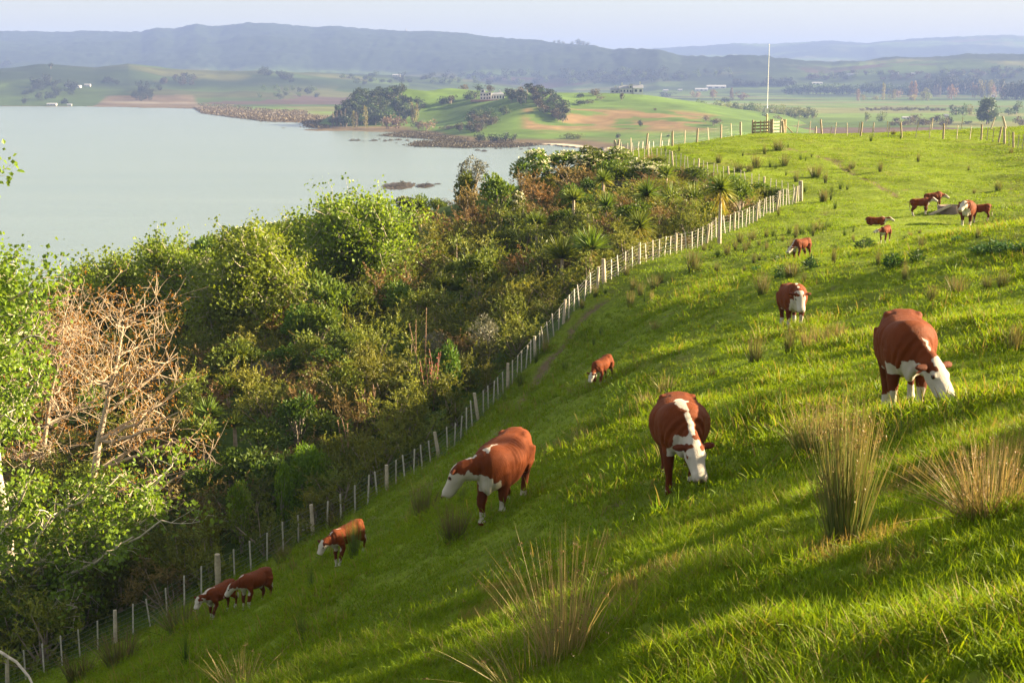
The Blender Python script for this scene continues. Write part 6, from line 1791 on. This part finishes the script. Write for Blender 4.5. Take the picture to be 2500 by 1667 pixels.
g, b_, d_ = 'g', 'b', 'd'
lst(1250, 60, .5315, [(705, 580, 25, 14, g), (768, 585, 32, 14, g), (948, 640, 45, 30, b_), (1060, 615, 25, 12, g), (1160, 600, 45, 18, b_), (1222, 588, 50, 50, b_), (1268, 568, 22, 10, g), (1120, 658, 58, 50, b_), (1040, 680, 40, 45, b_), (1090, 682, 35, 35, b_), (1250, 655, 55, 40, b_), (1185, 655, 30, 14, g),
                      (1212, 665, 30, 16, g), (1325, 628, 36, 14, g), (1348, 632, 28, 8, g), (1375, 618, 20, 10, g), (1395, 705, 60, 60, b_), (1440, 725, 60, 20, b_), (1305, 720, 50, 25, b_), (1258, 700, 30, 14, g), (1560, 665, 34, 34, b_), (1548, 678, 30, 16, b_), (1470, 770, 45, 18, g), (1508, 755, 42, 24, g),
                      (1540, 760, 32, 18, g), (1430, 818, 52, 35, b_), (1465, 805, 50, 15, g), (1345, 765, 40, 20, g), (1690, 685, 48, 20, b_), (1865, 635, 38, 16, b_), (2097, 668, 22, 12, b_), (2122, 775, 24, 16, b_), (2232, 762, 48, 34, b_), (2292, 588, 34, 20, b_), (1648, 538, 40, 20, g), (1785, 525, 28, 12, g), (1750, 510, 20, 24, b_)])
lst(1560, 380, .2126, [(2115, 540, 140, 90, b_), (2205, 510, 90, 35, g), (2250, 640, 120, 60, g), (1720, 890, 110, 90, g), (1800, 940, 160, 60, b_), (1870, 870, 110, 90, g), (1960, 850, 110, 100, g), (2050, 850, 120, 100, b_), (2130, 830, 110, 90, g), (2190, 800, 90, 80, g), (2000, 915, 150, 40, b_),
                       (1460, 940, 110, 50, b_), (1550, 930, 140, 80, g), (1575, 975, 70, 25, g), (1650, 985, 80, 40, b_), (1300, 980, 120, 110, b_), (1160, 1020, 140, 80, b_), (1265, 1065, 100, 40, b_), (1215, 1110, 140, 60, b_), (1105, 1085, 120, 50, b_), (1010, 1130, 130, 80, b_), (900, 1150, 110, 80, g), (820, 1095, 110, 60, g),
                       (745, 1090, 100, 60, b_), (620, 1310, 240, 170, b_), (890, 1300, 110, 60, b_), (1320, 1215, 120, 50, b_), (1465, 1080, 110, 35, b_), (1380, 1050, 80, 40, b_), (1600, 720, 100, 35, b_), (2235, 1200, 160, 50, b_), (1760, 1030, 80, 40, b_), (1380, 1180, 80, 40, b_), (1210, 1300, 80, 40, b_)])
lst(1850, 560, .1913, [(440, 300, 200, 130, b_), (1530, 450, 200, 60, b_), (970, 400, 190, 60, b_), (1880, 615, 250, 90, b_), (1215, 155, 90, 35, b_), (110, 265, 90, 40, b_), (430, 610, 200, 220, b_), (590, 690, 180, 50, b_), (60, 830, 270, 180, b_), (390, 1560, 330, 150, b_), (620, 1490, 280, 170, d_), (780, 1470, 260, 170, d_),
                       (920, 1440, 260, 160, d_), (1050, 1400, 220, 140, d_)])
lst(1800, 450, .3507, [(120, 1250, 200, 110, b_), (1350, 840, 110, 90, b_), (1530, 800, 130, 130, b_), (1735, 755, 100, 70, b_), (1845, 750, 120, 100, b_), (1830, 870, 80, 40, g), (1930, 1100, 200, 120, b_), (1285, 440, 90, 50, b_), (1670, 400, 70, 40, b_), (1205, 345, 40, 30, d_), (1270, 335, 30, 20, b_), (805, 395, 60, 20, b_), (748, 355, 65, 30, g), (808, 325, 55, 20, g)])
lst(1250, 560, .1913, [(1460, 590, 130, 80, b_), (1900, 660, 140, 80, b_), (1545, 740, 150, 90, b_), (1190, 800, 110, 60, g), (1060, 830, 160, 80, b_), (895, 1020, 120, 60, b_), (1510, 1000, 200, 110, b_), (1690, 940, 240, 22, g), (1640, 860, 180, 100, b_), (1780, 920, 140, 50, d_), (1850, 1030, 100, 70, d_), (1820, 740, 180, 140, b_),
                       (2050, 660, 140, 60, g), (1140, 1380, 140, 60, g), (1040, 1520, 150, 50, g), (930, 1440, 120, 40, g), (1830, 1280, 110, 130, d_), (420, 1540, 250, 80, d_)])
lst(1000, 850, .3507, [(770, 265, 100, 70, g), (880, 100, 90, 40, g), (1080, 150, 80, 60, g), (1790, 325, 130, 150, d_), (1640, 430, 110, 110, d_), (1200, 650, 120, 130, d_), (1050, 700, 90, 100, d_), (955, 740, 90, 70, d_), (1120, 340, 50, 40, d_), (90, 1200, 280, 150, b_), (310, 1360, 280, 200, b_), (370, 1100, 160, 80, g), (150, 800, 160, 70, b_), (660, 360, 60, 40, g), (2100, 220, 70, 90, d_)])
lst(0, 1000, .4253, [(1920, 680, 110, 100, b_), (1620, 880, 110, 110, b_), (2040, 880, 260, 100, g), (1785, 1040, 170, 40, g), (1735, 1340, 190, 90, g), (690, 1490, 220, 240, b_), (1060, 1440, 220, 60, g), (1040, 1310, 190, 250, b_), (450, 1560, 150, 220, b_), (1690, 940, 60, 60, b_)])
rush(2062, 1318, 470, 165, 'b', 'biggest brown-tipped rush clump, below the tagged cow in the foreground', [rush_mesh(840, 560, 'gold', .14, .22, .0115)])
rush(1985, 1105, 170, 130, 'b', 'brown rush clump behind the biggest one', [rush_mesh(841, 300, 'gold', .2, .27, .012)])
rush(2415, 1255, 240, 165, 'd', 'wide sprawling straw-coloured rush clump at the right edge', [rush_mesh(842, 420, 'dry', .26, .5, .010)])
rush(2455, 1180, 230, 90, 'b', 'rush clump behind the sprawling one at the right edge', [rush_mesh(846, 160, 'dry', .2, .3, .008)])
rush(2205, 1075, 120, 90, 'g', 'fresh green rush clump under the head of the tagged cow', [rush_mesh(843, 90, 'green', .2, .24, .01)])
rush(1378, 1555, 380, 195, 'd', 'open clump of dry straw-coloured rushes in the bottom foreground', [rush_mesh(844, 200, 'dry', .2, .34, .009)])
rush(1300, 1600, 190, 260, 'd', 'low dry rushes leaning left in the bottom foreground', [rush_mesh(847, 90, 'dry', .25, .55, .007)])
rush(590, 1690, 120, 130, 'd', 'dry rush clump cut by the bottom edge of the photo', [rush_mesh(845, 110, 'dry', .2, .34, .009)])

# leafy weeds
M_weed = leaf_mat('weed_leaf', (.045, .105, .03), trans=.3, hue=.02, val=.2)
def weed_mesh(seed):
    rng = np.random.default_rng(seed); mb = MB(); n = 240
    a = rng.uniform(0, 6.28, n); r = rng.uniform(0, .5, n); P = np.column_stack((np.cos(a) * r, np.sin(a) * r, rng.uniform(-.05, .75, n) * (1 - r * .9)))
    mb.leaves(P, unit(np.column_stack((np.cos(a) * .8, np.sin(a) * .8, rng.uniform(-.1, .9, n)))), unit(rng.normal(size=(n, 3)) + (0, 0, .8)), rng.uniform(.14, .3, n), .09, 0, shade_rand(rng, n, .7, 1.4), fold=.2)
    for k in range(9):
        x_, y_ = rng.normal(0, .2, 2); mb.tube([(x_ * .5, y_ * .5, -.05), (x_, y_, .9 + rng.uniform(-.2, .2))], [.012, .006], 4, 0, (.8, 1, .8), caps=False)
    return mb.mesh('weed', [M_weed])
WD = [weed_mesh(860 + i) for i in range(3)]
for i, (X, Y, h, w, lab) in enumerate([(300, 530, 70, 120, 'leafy weed clump left of the grazing calf'), (510, 575, 100, 120, 'leafy weed clump right behind the grazing calf'), (890, 440, 110, 130, 'thistle clump being sniffed by the small calf'), (1090, 595, 130, 130, 'tall dark thistle clump in mid pasture'), (1250, 550, 100, 110, 'thistle clump right of the tall dark one'),
                                      (1535, 420, 50, 90, 'low weed clump alone in the sunny pasture'), (1700, 490, 90, 150, 'left end of the long weed patch at the right'), (1790, 490, 130, 150, 'tallest part of the long weed patch at the right'), (1880, 490, 100, 140, 'middle of the long weed patch at the right'), (1970, 485, 80, 120, 'right end of the long weed patch'),
                                      (1185, 360, 35, 60, 'tiny weed clump below the long cow shadow'), (150, 610, 60, 110, 'shaded weed clump left of the brown rushes'), (310, 640, 130, 90, 'weeds against the broad brown rush clump'), (690, 435, 30, 40, 'tiny weed beside a brown rush')]):
    q = hit(1800 + X * .3507, 450 + Y * .3507)
    if q: tag(link('leafy_weed', WD[i % 3], loc=(q[0], q[1], gz(*q)), rz=i * 1.3, scale=(w * .3507 * q[1] / F, w * .3507 * q[1] / F, h * .3507 * q[1] / F)), lab, 'weed', 'leafy weeds on the pasture')
# ------------------------------------------------------------------ pasture grass (uncountable: one object)
M_grass = leaf_mat('grass_blade', (1, 1, 1), trans=0.45, hue=0.012, val=0.22, tcol=(1.35, 1.2, .55), rough=.5, spec=.15)
GCOL = np.array((0.152, 0.245, 0.009))
lib = bpy.data.collections.new('grass_tufts')
def tuft(seed, n, h, spread, w, seg, dry):
    rng = np.random.default_rng(seed); mb = MB()
    a = rng.uniform(0, 6.28, n); t = rng.uniform(.05, .8, n)
    d = unit(np.column_stack((np.cos(a) * t, np.sin(a) * t, np.ones(n))))
    L = h * rng.uniform(.45, 1.15, n)
    bend = np.column_stack((np.cos(a), np.sin(a), np.full(n, -.55))) * (L * rng.uniform(.1, .55, n) * (.3 + t))[:, None]
    p = np.column_stack((rng.normal(0, spread, n), rng.normal(0, spread, n), np.full(n, -.025)))
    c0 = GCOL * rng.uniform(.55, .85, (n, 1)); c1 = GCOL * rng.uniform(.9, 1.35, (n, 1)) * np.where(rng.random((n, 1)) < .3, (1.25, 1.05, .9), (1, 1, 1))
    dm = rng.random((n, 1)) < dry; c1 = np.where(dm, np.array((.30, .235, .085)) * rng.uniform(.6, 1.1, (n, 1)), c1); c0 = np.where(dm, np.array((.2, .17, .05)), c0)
    mb.blades(p, d, L, w, bend, 0, c0, c1, seg=seg)
    return mb.mesh('tuft', [M_grass])
tufts = []
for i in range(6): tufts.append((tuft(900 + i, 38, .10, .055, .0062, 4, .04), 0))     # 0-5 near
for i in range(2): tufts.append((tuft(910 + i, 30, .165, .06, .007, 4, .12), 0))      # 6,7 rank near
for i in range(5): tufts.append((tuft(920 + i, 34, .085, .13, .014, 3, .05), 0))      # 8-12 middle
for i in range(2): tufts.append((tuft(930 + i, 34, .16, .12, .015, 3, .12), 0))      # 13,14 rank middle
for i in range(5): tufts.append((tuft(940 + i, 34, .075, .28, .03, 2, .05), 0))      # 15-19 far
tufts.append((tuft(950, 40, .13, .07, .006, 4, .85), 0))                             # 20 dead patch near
for i, (me, _) in enumerate(tufts):
    o = bpy.data.objects.new('tuft_%02d' % i, me); lib.objects.link(o)
rng = np.random.default_rng(99)
PX, PY, SC, IX = [], [], [], []
def scatter(y0, y1, dens, near, far_idx, smin, smax, margin=1.6, rank=None, fade=None):
    # wedge of the hill inside the frame plus a margin each side
    A = .5 * (y1 - y0) * 2 * (.37 * (y0 + y1) + 2 * margin) ; n = int(dens * (y1 - y0) * (.74 * (y0 + y1) / 2 + 2 * margin))
    y = rng.uniform(y0, y1, n); half = .40 * y + margin
    x = rng.uniform(-1, 1, n) * half
    wgt = half / (.40 * y1 + margin); k = rng.random(n) < wgt; x, y = x[k], y[k]
    out = ~in_poly(x, y, BUSH) | (np.minimum(seg_dist(x, y, FL), seg_dist(x, y, FB)) < 2.2); x, y = x[out], y[out]
    k = (track_mask(x, y) < .35) & (x < 60); x, y = x[k], y[k]
    nz = fbm(x / 1.6, y / 1.6, 501, 3); nz2 = fbm(x / .55, y / .55, 503, 2)
    s = rng.uniform(smin, smax, len(x)) * (1 + .5 * nz + .25 * nz2)
    ii = np.array(far_idx)[rng.integers(0, len(far_idx), len(x))]
    if rank is not None:
        rk = (nz + .5 * nz2 + rng.normal(0, .15, len(x))) > .36
        ii = np.where(rk, np.array(rank)[rng.integers(0, len(rank), len(x))], ii)
    PX.append(x); PY.append(y); SC.append(np.clip(s, .35, 2.2)); IX.append(ii)
scatter(2.2, 9, 330, 0, range(6), .75, 1.25, rank=(6, 7))
scatter(9, 17, 190, 0, range(6), .9, 1.4, rank=(6, 7))
scatter(17, 34, 62, 0, range(8, 13), .8, 1.3, rank=(13, 14))
scatter(34, 62, 24, 0, range(8, 13), 1.0, 1.6, rank=(13, 14))
scatter(62, 138, 8.5, 0, range(15, 20), .85, 1.35)
x = np.concatenate(PX); y = np.concatenate(PY); s = np.concatenate(SC); ii = np.concatenate(IX)
dead = (fbm(x / 1.3, y / 1.3, 511, 2) > .5) & (y < 17); ii = np.where(dead & (rng.random(len(x)) < .5), 20, ii)
z = ground(x, y); n = len(x)
hx_ = (hill_smooth(x + .3, y) - hill_smooth(x - .3, y)) / .6; hy_ = (hill_smooth(x, y + .3) - hill_smooth(x, y - .3)) / .6
me = make_mesh('grass', np.column_stack((x, y, z)), [np.zeros((0, 3))] if False else [np.array([[0, 1, 2]])], [M_grass])
for nm, dt, val in (('gscale', 'FLOAT', s), ('gidx', 'INT', ii)):
    at_ = me.attributes.new(nm, dt, 'POINT'); at_.data.foreach_set('value', val.astype(np.float32 if dt == 'FLOAT' else np.int32))
rot = np.column_stack((hy_ * .55, -hx_ * .55, rng.uniform(0, 6.28, n)))
at_ = me.attributes.new('grot', 'FLOAT_VECTOR', 'POINT'); at_.data.foreach_set('vector', rot.astype(np.float32).ravel())
grass = link('grass', me)
tag(grass, 'short green pasture grass covering the hillside', kind='stuff')
ng = bpy.data.node_groups.new('grass_scatter', 'GeometryNodeTree')
ng.interface.new_socket('Geometry', in_out='INPUT', socket_type='NodeSocketGeometry')
ng.interface.new_socket('Geometry', in_out='OUTPUT', socket_type='NodeSocketGeometry')
gi = ng.nodes.new('NodeGroupInput'); go = ng.nodes.new('NodeGroupOutput')
m2p = ng.nodes.new('GeometryNodeMeshToPoints'); iop = ng.nodes.new('GeometryNodeInstanceOnPoints'); ci = ng.nodes.new('GeometryNodeCollectionInfo')
ci.inputs['Collection'].default_value = lib; ci.inputs['Separate Children'].default_value = True; ci.inputs['Reset Children'].default_value = True
iop.inputs['Pick Instance'].default_value = True
def named(nm, dt):
    q = ng.nodes.new('GeometryNodeInputNamedAttribute'); q.data_type = dt; q.inputs['Name'].default_value = nm
    return [o_ for o_ in q.outputs if o_.enabled and o_.name == 'Attribute'][0]
e2r = ng.nodes.new('FunctionNodeEulerToRotation')
ng.links.new(gi.outputs[0], m2p.inputs['Mesh']); ng.links.new(m2p.outputs['Points'], iop.inputs['Points'])
ng.links.new(ci.outputs[0], iop.inputs['Instance'])
ng.links.new(named('gidx', 'INT'), iop.inputs['Instance Index']); ng.links.new(named('gscale', 'FLOAT'), iop.inputs['Scale'])
ng.links.new(named('grot', 'FLOAT_VECTOR'), e2r.inputs['Euler']); ng.links.new(e2r.outputs['Rotation'], iop.inputs['Rotation'])
ng.links.new(iop.outputs['Instances'], go.inputs[0])
md = grass.modifiers.new('grass_scatter', 'NODES'); md.node_group = ng
print('GRASS', n)
# ------------------------------------------------------------------ the hazy air
m, nt, out = new_mat('hazy_air')
pv = nt.nodes.new('ShaderNodeVolumePrincipled')
pv.inputs['Color'].default_value = (0.25, 0.355, 0.74, 1)
pv.inputs['Density'].default_value = 0.00015
pv.inputs['Anisotropy'].default_value = 0.0
nt.links.new(pv.outputs['Volume'], out.inputs['Volume'])
hb = MB(); hb.box((0, 5500, 152.0), (13000, 6300, 160.0))
hz = link('haze', hb.mesh('haze', [m]))
tag(hz, 'pale hazy evening air over the harbour', kind='stuff')
